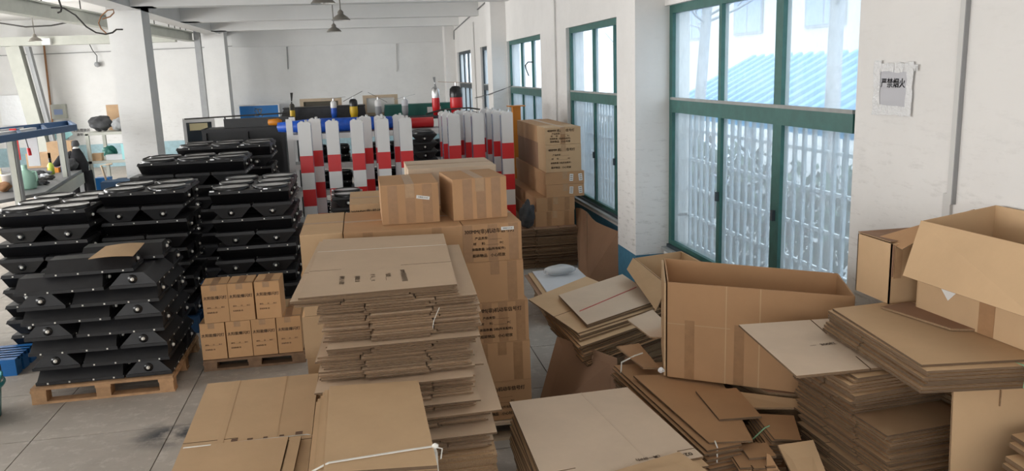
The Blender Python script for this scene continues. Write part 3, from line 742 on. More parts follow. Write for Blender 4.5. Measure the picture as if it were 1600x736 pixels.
for k, (z0, z1) in enumerate(zip(lv, lv[1:])):
    last = k == 4
    carton('long wide carton with lengthwise lid seam under the two top boxes' if last else ['lowest', 'second', 'third', 'fourth', ''][k]+' plain carton hidden behind the tall central stack',
           -.158, .600, 5.15, 5.95, z0+.002, z1, bands=(.2, .78) if last else (), group=G1, m='card_brown')
for k, (z0, z1, dx) in enumerate(zip(lv, lv[1:], (.0, -.02, -.03, -.012, -.0))):
    lb = ['lowest carton at the left end of the carton wall', 'second lowest carton at the left end of the carton wall', 'carton at mid height of the left end of the carton wall',
          'carton below the top one at the left end of the carton wall', 'top carton at the left end of the carton wall, clear tape on lid'][k]
    carton(lb, -.43+dx, -.165, 5.18, 5.98, z0+.002, z1, group=G1, m='card')
ROWN = ['lowest', 'second', 'third', 'fourth', 'top']
for k, (z0, z1) in enumerate(zip(lv, lv[1:])):
    carton('carton with printed front peeking out behind the long carton' if k == 4 else ROWN[k]+' carton in the left hidden rear column of the carton wall', -.125, .285, 6.02, 6.70, z0+.002, z1+(.045 if k == 4 else 0), group=G1, m='card', pr='300' if k == 4 else None)
    carton(ROWN[k]+' carton in the right hidden rear column of the carton wall', .30, 1.0, 6.02, 6.70, z0+.002, z1, group=G1, m='card')
carton('left top box with three tape strips and a small white sticker', .094, .474, 5.33, 5.86, 1.522, 1.785, seam='y', bands=(.2, .5, .8), m='card_brown', group=G1, sticker=(.085, .17, .088, .022, R_(10)))
carton('right top box with three tape strips, turned slightly', .545, .915, 5.33, 5.80, 1.522, 1.80, rz=R_(5), seam='y', bands=(.27, .52, .80), m='card_brown', group=G1)
carton('box behind the two taped top boxes, only its lid showing', .32, .98, 6.03, 6.62, 1.522, 1.80, seam='x', m='card_pale', group=G1)

# ---------------------------------------------------------------- solar flasher cartons on their pallet
pallet('small weathered pallet carrying the seven solar flasher cartons', -1.50, -.63, 7.10, 7.95, .104, 'wood_dark', 6)
G2 = 'solar flasher cartons'
names_b = ['first from the left in the bottom row of four solar cartons', 'second from the left in the bottom row of four solar cartons', 'third from the left in the bottom row of four solar cartons', 'last on the right in the bottom row of four solar cartons']
for i, nm in enumerate(names_b):
    x = -1.494 + i*.213; carton('small printed carton, '+nm, x, x+.206, 7.11, 7.40, .107, .435, pr='solar', group=G2, seam='y', ttape=None, m='card_orange', rz=R_((-1, .5, 0, .6)[i]))
for i, (x, nm) in enumerate(((-1.452, 'left'), (-1.232, 'middle'), (-1.005, 'right'))):
    carton('small printed carton, %s one of the three on top' % nm, x, x+.210, 7.11, 7.40, .438, .77, pr='solar', group=G2, seam='y', ttape=None, m='card_orange', rz=R_((2.0, -.5, -2.0)[i]))
for i in range(4):
    x = -1.494 + i*.213; carton(['first', 'second', 'third', 'fourth'][i]+' carton of the hidden rear row on the small weathered pallet', x, x+.206, 7.43, 7.72, .107, .435, group=G2, seam='y', ttape='tape')

# ---------------------------------------------------------------- carton tower by the second window
G3 = 'cartons in the tower by the second window'
for i in range(4):
    y = 10.0 + i*.46
    carton(['square low carton with crumpled print at the top front of the window tower', 'second low carton back along the top of the window tower', 'third low carton back along the top of the window tower', 'rearmost low carton along the top of the window tower'][i],
           2.263, 2.728, y, y+.455, 1.554, 1.768, seam='y', pr='400' if i == 0 else None, m='card_brown' if i else 'card', group=G3, bands=(.5,) if i == 0 else ())
    carton(['printed 400MM signal lamp carton at the front of the window tower', 'second tall carton back in the window tower', 'third tall carton back in the window tower', 'rearmost tall carton in the window tower'][i],
           2.270, 2.730, y, y+.455, 1.203, 1.551, seam='y', pr='400' if i == 0 else None, m='card_red' if i else 'card', group=G3)  # rear cartons in darker kraft: shade on the tower's side put into colour
for x0, x1, z0, z1, st, lb in ((2.258, 2.766, 1.045, 1.201, 1, 'upper long carton with two white labels in the window tower'), (2.265, 2.763, .882, 1.043, 1, 'lower long carton with two white labels in the window tower'),
                           (2.130, 2.633, .706, .880, 0, 'unlabelled long carton under the labelled ones in the window tower'), (2.112, 2.625, .510, .704, 0, 'lowest long carton of the window tower, on flattened cartons')):
    t = carton(lb, x0, x1, 10.0, 12.0, z0, z1, seam='y', m='card_brown', group=G3, bands=(.35, .8) if not st else ())
    if st:
        W = x1-x0
        for sx, an in ((W/2-.17, R_(4)), (W/2-.05, R_(-6))):
            s = MB().box(-.024, .024, -.001, 0, -.045, .045, 'label').build('paper_label', t); s.location = (sx, -1.0015, .08); s.rotation_euler = (0, an, 0)
            for zz in (-.025, 0, .025): MB().box(-.016, .016, -.0016, -.001, zz-.004, zz+.004, 'ink_grey').build('printed_line', s)
q = [(1.86, 12.0, .508), (2.64, 12.0, .508), (2.64, 9.84, .508), (1.86, 9.84, .508)]
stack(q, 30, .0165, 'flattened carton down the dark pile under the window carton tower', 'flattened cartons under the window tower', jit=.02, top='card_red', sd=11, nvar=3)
# crumpled black bag
def crumpled(name, loc, r, m, label, cat, sz=(1, 1, 1), sd=1, amp=.35, sub=4):
    random.seed(sd); bm = bmesh.new(); bmesh.ops.create_icosphere(bm, subdivisions=sub, radius=r)
    ph = [(Vector((random.uniform(-1, 1), random.uniform(-1, 1), random.uniform(-1, 1))).normalized(), random.uniform(3, 9)/r*.5, random.uniform(0, 6)) for _ in range(7)]
    for v in bm.verts:
        k = sum(abs(math.sin(v.co.dot(d)*f+p)) for d, f, p in ph)/7
        v.co *= 1 - amp + amp*2*(k-.35); v.co.x *= sz[0]; v.co.y *= sz[1]; v.co.z *= sz[2]
    mz = min(v.co.z for v in bm.verts)
    for v in bm.verts: v.co.z = max(v.co.z - mz - .01*r, 0)
    me = bpy.data.meshes.new(name); bm.to_mesh(me); bm.free(); me.materials.append(M[m]); me.polygons.foreach_set('use_smooth', [sub > 2]*len(me.polygons)); o = put(name, me, None, loc)
    return tag(o, label, cat) if label else o
crumpled('crumpled_bag', (2.0, 9.98, .510), .17, 'darkgrey', 'crumpled black plastic bag tucked beside the long cartons', 'bag', (.65, .6, 1.25), 4, .45)

# leaning brown board below the second window, torn along the top
lo = [(2.487, 9.295, 0), (2.549, 9.114, 0), (2.8, 8.583, 0)]
t = thing('leaning_cardboard', 'big brown cardboard sheet with a fold leaning under the second window', 'cardboard', (0, 0, 0))
tp1 = [(2.72, 10.264, 0.677), (2.72, 9.976, 0.715), (2.72, 9.734, 0.713)]
tp2 = [(2.72, 9.705, 0.71), (2.72, 9.505, 0.671), (2.72, 9.311, 0.657), (2.72, 8.968, 0.673), (2.72, 8.437, 0.705)]
def panel_poly(pts, th, m, e='edge1'):
    pts = [Vector(p) for p in pts]; nrm = (pts[1]-pts[0]).cross(pts[-1]-pts[0]).normalized()*th; n = len(pts); mb = MB()
    mb.add(pts + [p+nrm for p in pts], [tuple(range(n)), tuple(range(2*n-1, n-1, -1))], m)
    return mb.add(pts + [p+nrm for p in pts], [(i, n+i, n+(i+1) % n, (i+1) % n) for i in range(n)], e)
panel_poly([lo[0], lo[1]] + tp1[::-1], .007, 'card_red').build('left_panel', t)
panel_poly([lo[1], lo[2]] + tp2[::-1], .007, 'card_red').build('right_panel', t)

# foam boards lying on a little stack beside it, roll of clear film bags on top
q0 = [(1.716, 8.363, 0.35), (2.215, 8.379, 0.35), (2.208, 7.943, 0.35), (1.683, 7.513, 0.35)]
flat(q0, .012, 'grey white foam board on top of brown boards beside the carton wall', top='foam', side='foam', name='foam_board', cat='board')
q1 = [(p[0]-.05, p[1]+.0, .334) for p in q0]; flat(q1, .010, 'brown board directly below the grey foam board', top='card', side='edge1', name='backing_board', cat='board')
q2 = [(p[0]-.09, p[1]-.01, .321) for p in q0]; flat(q2, .010, 'lowest brown board under the grey foam board', top='card_red', side='edge1', name='backing_board', cat='board')
pile([(p[0]+.02, p[1], 0) for p in q0], .309, .02, 'dark pile of flat boards under the grey foam board', 'card_red', 8)
FILM = thing('film_roll', 'clear plastic film bundle lying behind the grey foam board', 'bundle', (1.95, 8.10, .352), R_(4))
fo = crumpled('wrapping', (0, 0, 0), .10, 'film', None, None, (1.9, .62, .62), 6, .16); fo.parent = FILM
MB().lathe([(0, -.15), (.035, -.15), (.035, .15), (0, .15)], 'postwhite', 10, (0, 0, .055), 'x').build('core', FILM)

# ---------------------------------------------------------------- C: the tall central stack of flattened cartons
GC = 'flattened cartons in the tall central stack'
LCm = 'notched flattened carton, counted down the tall central stack'
TH = .0118
qt = [(-.277, 5.00, 1.52), (.455, 4.925, 1.52), (.392, 3.685, 1.52), (-.335, 3.66, 1.52)]
o = flat(qt, .010, 'top sheet of the tall central stack, faint rotated print', (('left', .62, .22), ('right', .62, .36)), top='card_mid')
crease(o, qt, (0.0, .27), (1.0, .27), .005, 'string', .0008)
PR = ['300MM(非)机动车信号灯', '产品类型: ______', '材    料: ____ PC', '装箱数量: 2组', '易碎物品 小心轻放']
for i, s in enumerate(PR):
    text(o, s, .032 if i == 0 else .027, 'ink_grey', .095-.075*i, -.385, .0012, xa=(0, -1, 0), ya=(1, 0, 0), xscale=.72)
q2 = [(-.30, 4.99, 1.509), (.40, 4.95, 1.509), (.37, 3.70, 1.509), (-.372, 3.65, 1.509)]
flat(q2, .0105, 'second sheet of the tall central stack, sticking out at its left', (('left', .6, .2),), group=GC, top='card_mid')
z = 1.498
def cst(xl, xr, yn, yf, n, lab=LCm, **k):
    global z
    qq = [(xl+.06, yf, z), (xr+.06, yf-.04, z), (xr, yn+.01, z), (xl, yn, z)]
    r = stack(qq, n, TH, lab, GC, wing=.022, top='card_mid', fill=.66, **k); z -= TH*1.02*n; return r
cst(-.35, .40, 3.67, 4.95, 3, sd=21); cst(-.25, .475, 3.66, 4.88, 15, jit=.014, sd=22, drift=(.0012, 0))
z -= .001; cst(-.215, .497, 3.615, 4.80, 1, 'light sheet projecting from the front of the tall central stack', sl=(), sd=23)
cst(-.235, .47, 3.65, 4.85, 4, sd=24); cst(-.27, .445, 3.66, 4.86, 10, jit=.015, sd=25)
cst(-.27, .52, 3.72, 4.78, 1, 'flattened carton whose bare right margin shows below the stack middle', sl=(), sd=26)
cst(-.28, .455, 3.58, 4.85, 1, 'lower light sheet projecting from the front of the tall central stack', sl=(), sd=27)
cst(-.25, .445, 3.63, 4.85, 8, jit=.016, sd=28)
cst(-.25, .455, 3.55, 4.85, 1, 'light sheet showing in the lower right of the tall central stack', sl=(), sd=29)
cst(-.25, .44, 3.60, 4.85, 4, jit=.014, sd=30)
cst(-.25, .56, 3.56, 4.85, 1, 'wide sheet low in the tall central stack, jutting right', sl=(), sd=31)
cst(-.25, .505, 3.60, 4.85, 6, jit=.020, sd=32); cst(-.25, .53, 3.50, 4.85, 1, sl=(), sd=33); cst(-.25, .50, 3.55, 4.85, 8, jit=.018, sd=34)
zc = z
pile([(-.22, 4.83, 0), (.57, 4.80, 0), (.52, 3.55, 0), (-.25, 3.55, 0)], zc-.001, .013, 'lower hidden part of the tall central stack of flattened cartons', sd=40)
tag(MB().tube([(.30, 3.645, 1.425), (.27, 3.63, 1.37), (.262, 3.63, 1.33)], .0016, 'string', 4).build('twine'), 'loose end of white twine on the front of the tall central stack', 'twine')

# ---------------------------------------------------------------- B: strapped bundle in front of it
tb = thing('strapped_bundle', 'white-strapped bundle of plain flattened cartons in front of the tall stack', 'bundle', (0, 0, 0))
random.seed(50); zb = 1.12
for i in range(22):
    dx = -.0 if i == 0 else -min(.012*i, .055)-random.uniform(0, .012); zz = zb - .0142*i
    qq = [(-.222+dx, 3.575+random.uniform(-.01, .006), zz), (.180+random.uniform(-.006, .006), 3.535, zz), (.181+random.uniform(-.006, .008), 2.70+random.uniform(-.01, .01), zz), (-.218+dx, 2.74+random.uniform(-.012, .012), zz)]
    c, r = rel(qq); put('flattened_carton', sheet_mesh(r, .0135, (), 'card'), tb, c)
    COUNT[0] += 1
st = MB()
sp_ = [(-.285, 2.80, .82), (-.284, 2.80, 1.07), (-.262, 2.80, 1.10), (-.20, 2.805, 1.124), (-.05, 2.82, 1.124), (.10, 2.835, 1.124), (.183, 2.84, 1.124), (.192, 2.84, 1.10), (.194, 2.84, .82)]
for a, b in zip(sp_, sp_[1:]): st.bar(a, b, .011, .0025, 'string', up=(0, 1, 0) if abs(a[0]-b[0]) < .02 else (0, 0, 1))
st.build('strap', tb)
kn = MB(); kn.lathe([(0, -.012), (.012, -.006), (.013, .004), (0, .012)], 'string', 8, (.190, 2.84, 1.125)); kn.tube([(.19, 2.84, 1.12), (.215, 2.83, 1.115), (.205, 2.80, 1.09)], .003, 'string', 5); kn.build('knot', tb)
pile([(-.27, 3.45, 0), (.17, 3.45, 0), (.17, 2.74, 0), (-.27, 2.74, 0)], .80, .015, 'hidden flattened cartons under the strapped bundle in front', sd=41)

# ---------------------------------------------------------------- A: wide sheets at the lower left
qa = [(-.965, 4.63, .80), (-.345, 4.625, .80), (-.335, 3.30, .80), (-.93, 3.30, .80)]
o = flat(qa, .012, 'big plain sheet with two slits lying at the lower left', (('left', .594, .42), ('right', .665, .36)))
crease(o, qa, (.27, .0), (.30, .99), .030, 'card', .0010); crease(o, qa, (.70, .0), (.72, .99), .018, 'card', .0010)
for i, (wd_m, ht_m) in enumerate(((.030, .030), (.026, .018), (.020, .014), (.022, .018), (.034, .036))):
    x = -.075 + .075*i; pm = MB()
    for j in range(3): pm.box(x, x+wd_m, -.160+j*ht_m/3, -.160+j*ht_m/3+ht_m/4.5, .0004, .0012, 'ink_grey')
    pm.build('printed_mark', o)
tag(MB().tube([(-.935, 3.785, .79), (-.93, 3.785, .803), (-.70, 3.785, .8035), (-.36, 3.785, .8035), (-.325, 3.785, .79)], .003, 'string', 5).build('twine'), 'white twine across the big slit sheet at the lower left', 'twine')
qb = [(-.80, 3.765, .817), (-.445, 3.755, .817), (-.46, 3.1, .817), (-.83, 3.1, .817)]
flat(qb, .013, 'smaller plain sheet on the big slit sheet at the bottom edge', top='card')
qc = [(-.436, 3.755, .815), (-.385, 3.75, .815), (-.40, 3.2, .815), (-.452, 3.2, .815)]
flat(qc, .011, 'narrow strip of cardboard beside the smaller sheet at the bottom edge')
q = [(-.955, 4.62, .786), (-.35, 4.61, .786), (-.34, 3.31, .786), (-.925, 3.31, .786)]
stack(q, 10, .0125, 'flattened carton below the big slit sheet at the lower left', 'flattened cartons at the lower left', sd=52)
pile([(-.95, 4.60, 0), (-.355, 4.60, 0), (-.345, 3.31, 0), (-.92, 3.31, 0)], .655, .014, 'hidden lower part of the pile at the lower left', sd=42)

# ---------------------------------------------------------------- D: countdown-lamp cartons at the bottom centre
qd = [(.681, 4.037, .75), (1.352, 4.066, .75), (1.424, 3.20, .75), (.668, 3.10, .75)]
o = flat(qd, .010, 'wide flattened carton with upside-down countdown print at the bottom centre', (('left', .875, .22), ('right', .90, .12)), top='card_pale')
crease(o, qd, (.60, .0), (.67, .95), .010, 'card_pale', .0010)
text(o, '倒计时', .062, 'ink', .168, -.425, .0012, xa=(-1, -.10, 0), ya=(.10, -1, 0), spacing=1.3, xscale=1.25)
text(o, '020', .040, 'ink_grey', .325, -.365, .0012, xa=(-1, -.10, 0), ya=(.10, -1, 0))
text(o, '(满一屏时)', .026, 'ink_grey', .145, -.355, .0012, xa=(-1, -.10, 0), ya=(.10, -1, 0))
qd2 = [(.895, 3.118, .764), (1.325, 3.245, .764), (1.42, 2.86, .764), (.90, 2.70, .764)]
flat(qd2, .012, 'clean sheet lying across the near edge of the countdown print sheet')
qd3 = [(1.01, 3.075, .777), (1.26, 3.12, .777), (1.34, 2.85, .777), (1.02, 2.72, .777)]
flat(qd3, .011, 'smallest uppermost sheet at the bottom edge, centre right')
q = [(.70, 4.02, .738), (1.345, 4.05, .738), (1.41, 3.12, .738), (.69, 3.08, .738)]
stack(q, 18, .0125, 'flattened carton below the countdown print sheet', 'flattened cartons at the bottom centre', sd=53, jit=.010, drift=(-.0015, 0))
pile([(.70, 4.0, 0), (1.36, 4.0, 0), (1.40, 3.1, 0), (.68, 3.08, 0)], .506, .014, 'hidden lower part of the pile at the bottom centre', sd=43)

# ---------------------------------------------------------------- F: pile tied with red twine
qf = [(1.46, 6.10, .72), (2.15, 6.58, .72), (2.175, 5.74, .72), (1.47, 5.30, .72)]
o = flat(qf, .012, 'scuffed pale flattened carton with a red twine line, on top of the slanting pile', top='card_pale')
tag(MB().tube([(1.50, 5.62, .716), (1.505, 5.62, .723), (1.70, 5.78, .723), (2.05, 6.07, .723), (2.12, 6.13, .723)], .004, 'red_string', 5).build('twine'), 'red twine drawn across the top of the slanting pile', 'twine')
qg = [(1.475, 6.08, .706), (2.14, 6.55, .706), (2.165, 5.72, .706), (1.475, 5.31, .706)]
flat(qg, .016, 'thick folded sheet directly below the scuffed top sheet', group='flattened cartons in the slanting pile', side='edge')
q2 = [(1.225, 6.16, .688), (1.86, 6.72, .688), (2.14, 5.66, .688), (1.385, 5.23, .688)]
o2 = flat(q2, .010, 'large tan sheet jutting out to the left below the scuffed sheet', (('left', .55, .30),))
q3 = [(1.30, 6.05, .676), (1.95, 6.55, .676), (2.15, 5.64, .676), (1.38, 5.20, .676)]
stack(q3, 3, .013, 'flattened carton in the slanting pile below the large tan sheet', 'flattened cartons in the slanting pile', sd=61, sl=(), jit=.015)
q4 = [(1.33, 6.0, .632), (1.95, 6.40, .632), (2.13, 5.55, .632), (1.375, 5.11, .632)]
flat(q4, .012, 'tan sheet showing a broad front margin, lower in the slanting pile')
stack([(p[0], p[1]+.02, .618) for p in q4], 12, .0125, 'dark flattened carton down the lower slanting pile', 'flattened cartons in the slanting pile', sd=62, sl=(), jit=.018, top='card_brown', drift=(.004, .0))
flat([(1.72, 5.16, .775), (1.94, 5.26, .80), (1.93, 4.70, .775), (1.755, 4.80, .765)], .010, 'small pale offcut wedged between the slanting pile and the big open box', top='card_pale', side='edge1', name='cardboard_offcut')
pile([(1.44, 6.0, 0), (2.10, 6.35, 0), (2.16, 5.6, 0), (1.50, 5.20, 0)], .462, .016, 'hidden base of the slanting pile of flattened cartons', 'card_red', 44)
# big sheets leaning against that pile from the front left
def leaning(label, bl, br, tr, tl, m='card_red', th=.010, name='leaning_cardboard', group=None):
    o = panel_poly([bl, br, tr, tl], th, m).build(name); return tag(o, label, 'cardboard', group)
GL = 'sheets leaning on the slanting pile'
leaning('foremost brown sheet with a pale line leaning against the slanting pile', (1.08, 5.36, .0), (1.57, 4.88, .0), (1.60, 5.01, .56), (1.29, 5.45, .60), 'card_red', group=GL)
tag(MB().tube([(1.325, 5.10, .02), (1.40, 5.165, .30), (1.48, 5.165, .56)], .003, 'lightwood', 4).build('twine'), 'pale string line on the foremost leaning brown sheet', 'twine')
for i in range(5):
    d = .075*(i+1)
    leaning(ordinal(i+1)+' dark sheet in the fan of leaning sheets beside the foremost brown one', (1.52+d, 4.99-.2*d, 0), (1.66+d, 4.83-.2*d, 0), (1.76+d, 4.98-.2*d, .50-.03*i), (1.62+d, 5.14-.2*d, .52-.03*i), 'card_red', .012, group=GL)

# ---------------------------------------------------------------- E: long low pile right of the countdown sheets
qe = [(1.52, 4.45, .655), (2.04, 4.40, .640), (1.82, 3.50, .640), (1.60, 3.53, .640)]
o = flat(qe, .010, 'long brown sheet running forward from under the big open box', top='card_brown')
qe0 = [(1.47, 4.72, .628), (1.90, 4.68, .628), (1.755, 3.50, .628), (1.56, 3.48, .628)]
stack(qe0, 20, .0135, 'flattened carton in the long low pile under the big open box', 'flattened cartons in the long low pile', sd=63, sl=(), jit=.012, top='card_brown', drift=(.001, -.004))
pile([(1.50, 4.64, 0), (1.90, 4.6, 0), (1.755, 3.65, 0), (1.60, 3.65, 0)], .352, .016, 'hidden base of the long low pile under the big open box', 'card_brown', 45)
flat([(1.545, 4.86, .70), (1.72, 4.92, .685), (1.70, 4.48, .675), (1.585, 4.46, .695)], .010, 'small brown sheet at the back end of the long low pile', top='card_brown', side='edge1')
flat([(1.78, 4.12, .660), (2.02, 4.10, .660), (1.98, 3.72, .655), (1.75, 3.74, .655)], .012, 'short dark sheet lying on the long low pile, in the box shadow', top='card_brown')
tag(MB().tube([(1.49, 4.60, .62), (1.50, 4.62, .68), (1.60, 4.66, .70), (1.66, 4.68, .705)], .005, 'string', 5).build('twine'), 'white twine tying the back end of the long low pile', 'twine')
tag(MB().tube([(1.63, 3.53, .645), (1.625, 3.49, .63), (1.615, 3.47, .56)], .004, 'string', 5).build('twine'), 'pale twine hanging off the near end of the long brown sheet', 'twine')
crumpled('tape_scrap', (1.655, 4.34, .70), .018, 'filmtape', 'shiny scrap of clear tape at the lower left corner of the big open box', 'scrap', (1.5, .5, 1.3), sd=9, sub=2, amp=.65)
# front little pile with slit flaps
qp = [(1.73, 3.62, .575), (1.905, 3.60, .575), (1.87, 3.33, .575), (1.69, 3.36, .575)]
stack(qp, 9, .0125, 'small flattened carton in the low pile beside the leaning bundle', 'small flattened cartons in the low pile', sd=64, top='card_brown', jit=.012, drift=(-.001, -.005), sl=(('near', .35, .12), ('near', .72, .08)), wing=.03)
flat([(1.78, 3.56, .592), (1.92, 3.55, .592), (1.90, 3.41, .590), (1.76, 3.42, .590)], .012, 'topmost small brown sheet of the low pile beside the leaning bundle', top='card_brown')
pile([(1.73, 3.56, 0), (1.85, 3.55, 0), (1.84, 3.30, 0), (1.69, 3.30, 0)], .46, .015, 'hidden base of the low pile beside the leaning bundle', 'card_brown', 46)
# bundle with green twine
qv = [(1.915, 4.12, .655), (2.30, 3.86, .655), (2.24, 3.80, .640), (1.905, 3.89, .640)]
flat(qv, .010, 'tan sheet poking out under the near edge of the big open box', top='card', side='edge1')
qv0 = [(2.00, 3.84, .618), (2.19, 3.76, .618), (2.07, 3.49, .618), (1.955, 3.53, .618)]
stack(qv0, 12, .0135, 'flattened carton in the bundle tied with green twine', 'flattened cartons tied with green twine', sd=65, sl=(), jit=.004, top='card_brown', drift=(-.008, .004), rot=.004)
tag(MB().tube([(1.995, 3.66, .626), (1.965, 3.66, .615), (1.90, 3.67, .55), (1.85, 3.69, .48)], .004, 'green_string', 5).build('twine'), 'pale green twine on the bundle right of the long low pile', 'twine')
pile([(1.95, 3.80, 0), (2.12, 3.74, 0), (2.03, 3.54, 0), (1.90, 3.57, 0)], .448, .016, 'hidden base of the bundle tied with green twine', 'card_brown', 47)
leaning('grey brown offcut standing at the bottom edge, beside the tall right stack', (1.93, 3.12, .42), (2.09, 3.16, .42), (2.11, 3.44, .63), (1.925, 3.45, .62), 'card', .008, 'cardboard_offcut')
leaning('pointed offcut standing at the bottom edge, left of the grey brown one', (1.72, 3.15, .42), (1.90, 3.13, .42), (1.86, 3.40, .60), (1.845, 3.41, .605), 'card_brown', .008, 'cardboard_offcut')
pile([(1.78, 3.13, 0), (2.08, 3.16, 0), (2.06, 3.02, 0), (1.78, 3.0, 0)], .40, .016, 'low pile of flat cartons at the bottom edge under two standing offcuts', 'card_brown', 49)

# ---------------------------------------------------------------- H: the big open box
def open_box(name, label, cs, z0s, zt, m_out, th=.007, parts=('front_panel', 'right_panel', 'back_panel', 'left_panel'), cat='carton', gap=.0):
    """cs: four floor-plan corners FL(front-left) FR BR BL counter-clockwise; z0s/zt heights per corner"""
    t = thing(name, label, cat, (0, 0, 0)); C = [Vector((c[0], c[1], 0)) for c in cs]; cen = sum(C, Vector())/4
    for i, pn in enumerate(parts):
        a, b = C[i], C[(i+1) % 4]; za, zb2, ta, tb2 = z0s[i], z0s[(i+1) % 4], zt[i], zt[(i+1) % 4]
        d = (b-a).normalized(); nrm = Vector((d.y, -d.x, 0))*th
        a2, b2 = a + d*gap, b - d*gap
        lo = [a2, b2, b2-nrm, a2-nrm]
        MB().hexa([p+Vector((0, 0, h)) for p, h in zip(lo, (za, zb2, zb2, za))] + [p+Vector((0, 0, h)) for p, h in zip(lo, (ta, tb2, tb2, ta))], m_out).build(pn, t)
    bo = [cen + (c-cen)*.985 + Vector((0, 0, h+.004)) for c, h in zip(C, z0s)]
    MB().hexa(bo + [p+Vector((0, 0, .006)) for p in bo], m_out).build('bottom_panel', t)
    return t
H = open_box('open_carton', 'big wide open carton standing in front of the large window', [(1.70, 4.36), (2.53, 3.775), (2.72, 4.24), (1.90, 4.93)], [.665]*4, [1.25, 1.25, 1.25, 1.25], 'card_brown', gap=.004)
def on_front(A, B, u0, u1, v0, v1, z0, z1, off, th_):
    A, B = Vector((*A, 0)), Vector((*B, 0)); d = (B-A); n = Vector((d.y, -d.x, 0)).normalized()
    P = lambda u, v, o: A + d*u + n*o + Vector((0, 0, z0+(z1-z0)*v))
    return [P(u0, v0, off), P(u1, v0, off), P(u1, v0, off-th_), P(u0, v0, off-th_), P(u0, v1, off), P(u1, v1, off), P(u1, v1, off-th_), P(u0, v1, off-th_)]
fA, fB = (1.70, 4.36), (2.53, 3.775)
for u in (.335, .52): MB().hexa(on_front(fA, fB, u-.003, u+.003, .0, 1, .665, 1.25, .0012, .001), 'card').build('crease', H)
MB().hexa(on_front(fA, fB, .0, .36, .570, .578, .665, 1.25, .0012, .001), 'card').build('crease', H)
for u in (.13, .41): MB().hexa(on_front(fA, fB, u-.028, u+.028, .0, .62, .665, 1.25, .0014, .001), 'tape').build('tape_mark', H)
MB().hexa(on_front((1.90, 4.93), (1.70, 4.36), .02, .98, .0, .985, .665, 1.25, .02, .012), 'card').build('left_flap', H)
pile([(2.0, 4.66, 0), (2.60, 4.2, 0), (2.50, 3.84, 0), (2.16, 4.0, 0)], .662, .016, 'hidden flat cartons carrying the big open box', 'card_red', 50)

# I: second open carton behind it, against the column
I = open_box('open_carton', 'smaller open carton behind the big one, beside the blue column base', [(2.20, 5.62), (2.62, 5.62), (2.62, 6.40), (2.20, 6.40)], [.004]*4, [.86, .93, .93, .90], 'card')
leanp = panel_poly([(2.19, 6.40, .90), (2.19, 5.62, .86), (2.02, 5.40, .74), (2.10, 6.30, .83)][::-1], .006, 'card').build('left_flap', I)
MB().box(2.215, 2.61, 5.70, 6.38, .60, .606, 'card').build('inner_flap', I)

# ---------------------------------------------------------------- N, M, L: tall stack at the right with two jutting tops
GN = 'flattened cartons in the tall right stack'
LN = 'splayed flattened carton, counted down the tall right stack'
def nst(zt, xl, xr, yn, yf, n, lab=LN, th=.0125, **k):
    k.setdefault('sl', (('left', .35, .12), ('left', .68, .12)))
    qq = [(xl-.02, yf, zt), (xr, yf, zt), (xr, yn+.04, zt), (xl, yn, zt)]
    return stack(qq, n, th, lab, GN, sd=int(zt*1000), **k)
om = [(1.852, 3.75, 1.165), (2.50, 3.70, 1.165), (2.33, 3.02, 1.165), (1.770, 3.03, 1.165)]
o = flat(om, .010, 'pale wide sheet jutting left on top of the tall right stack', (('far', .60, .32), ('near', .62, .22)), top='card_pale')
text(o, '一  300红', .034, 'ink_grey', -.02, -.02, .0012, xa=(1, .05, 0), ya=(0, 1, 0))
flat([(1.87, 3.72, 1.1545), (2.49, 3.68, 1.1545), (2.33, 3.03, 1.1545), (1.785, 3.04, 1.1545)], .008, 'sheet directly below the pale wide jutting sheet', top='card', group=GN)
nst(1.146, 2.02, 2.62, 2.985, 3.70, 2, jit=.02, th=.013); nst(1.118, 1.985, 2.42, 2.975, 3.66, 6, jit=.008, drift=(.003, .0), th=.0150)
nst(1.024, 2.00, 2.56, 3.08, 3.70, 1, 'crooked sheet below the upper bundle of the tall right stack', jit=.0)
nst(1.008, 2.10, 2.60, 3.10, 3.72, 4, jit=.008, drift=(.004, 0), th=.0145)
nst(.946, 2.15, 2.64, 3.20, 3.74, 6, jit=.008, drift=(.006, 0), th=.0140)
nst(.858, 2.185, 2.66, 2.985, 3.75, 1, 'sheet with bare margin at mid height of the tall right stack', jit=.0)
nst(.843, 2.195, 2.66, 2.99, 3.75, 4, jit=.010, drift=(.006, 0), th=.0150)
nst(.780, 2.215, 2.66, 3.01, 3.76, 16, jit=.016, drift=(.0018, 0), th=.0130)
nst(.565, 2.245, 2.66, 3.01, 3.76, 7, jit=.016, th=.0130)
pile([(2.23, 3.75, 0), (2.66, 3.75, 0), (2.66, 3.05, 0), (2.255, 3.02, 0)], .462, .014, 'hidden base of the tall right stack of flattened cartons', sd=48)
# L: the stack the open boxes at the right stand on
GLr = 'flattened cartons under the right open boxes'
ql = [(2.209, 3.475, 1.30), (2.90, 3.52, 1.30), (2.88, 2.60, 1.30), (2.115, 2.70, 1.30)]
flat(ql, .010, 'clean top sheet under the right open boxes')
ql2 = [(2.195, 3.485, 1.289), (2.90, 3.53, 1.289), (2.89, 2.56, 1.289), (2.12, 2.665, 1.289)]
stack(ql2, 2, .0155, 'flattened carton just below the clean sheet under the right open boxes', GLr, sl=(), jit=.006, sd=71)
stack([(p[0]-.0, p[1], 1.257) for p in ql2], 5, .0160, 'flattened carton with frayed left edge under the right open boxes', GLr, sl=(('left', .4, .1),), jit=.012, sd=72, drift=(.0, .008))
tag(MB().tube([(2.50, 2.66, 1.285), (2.50, 2.60, 1.29), (2.497, 2.592, 1.26), (2.49, 2.59, 1.205)], .005, 'green_string', 5).build('twine'), 'pale green twine at the near edge under the right open boxes', 'twine')
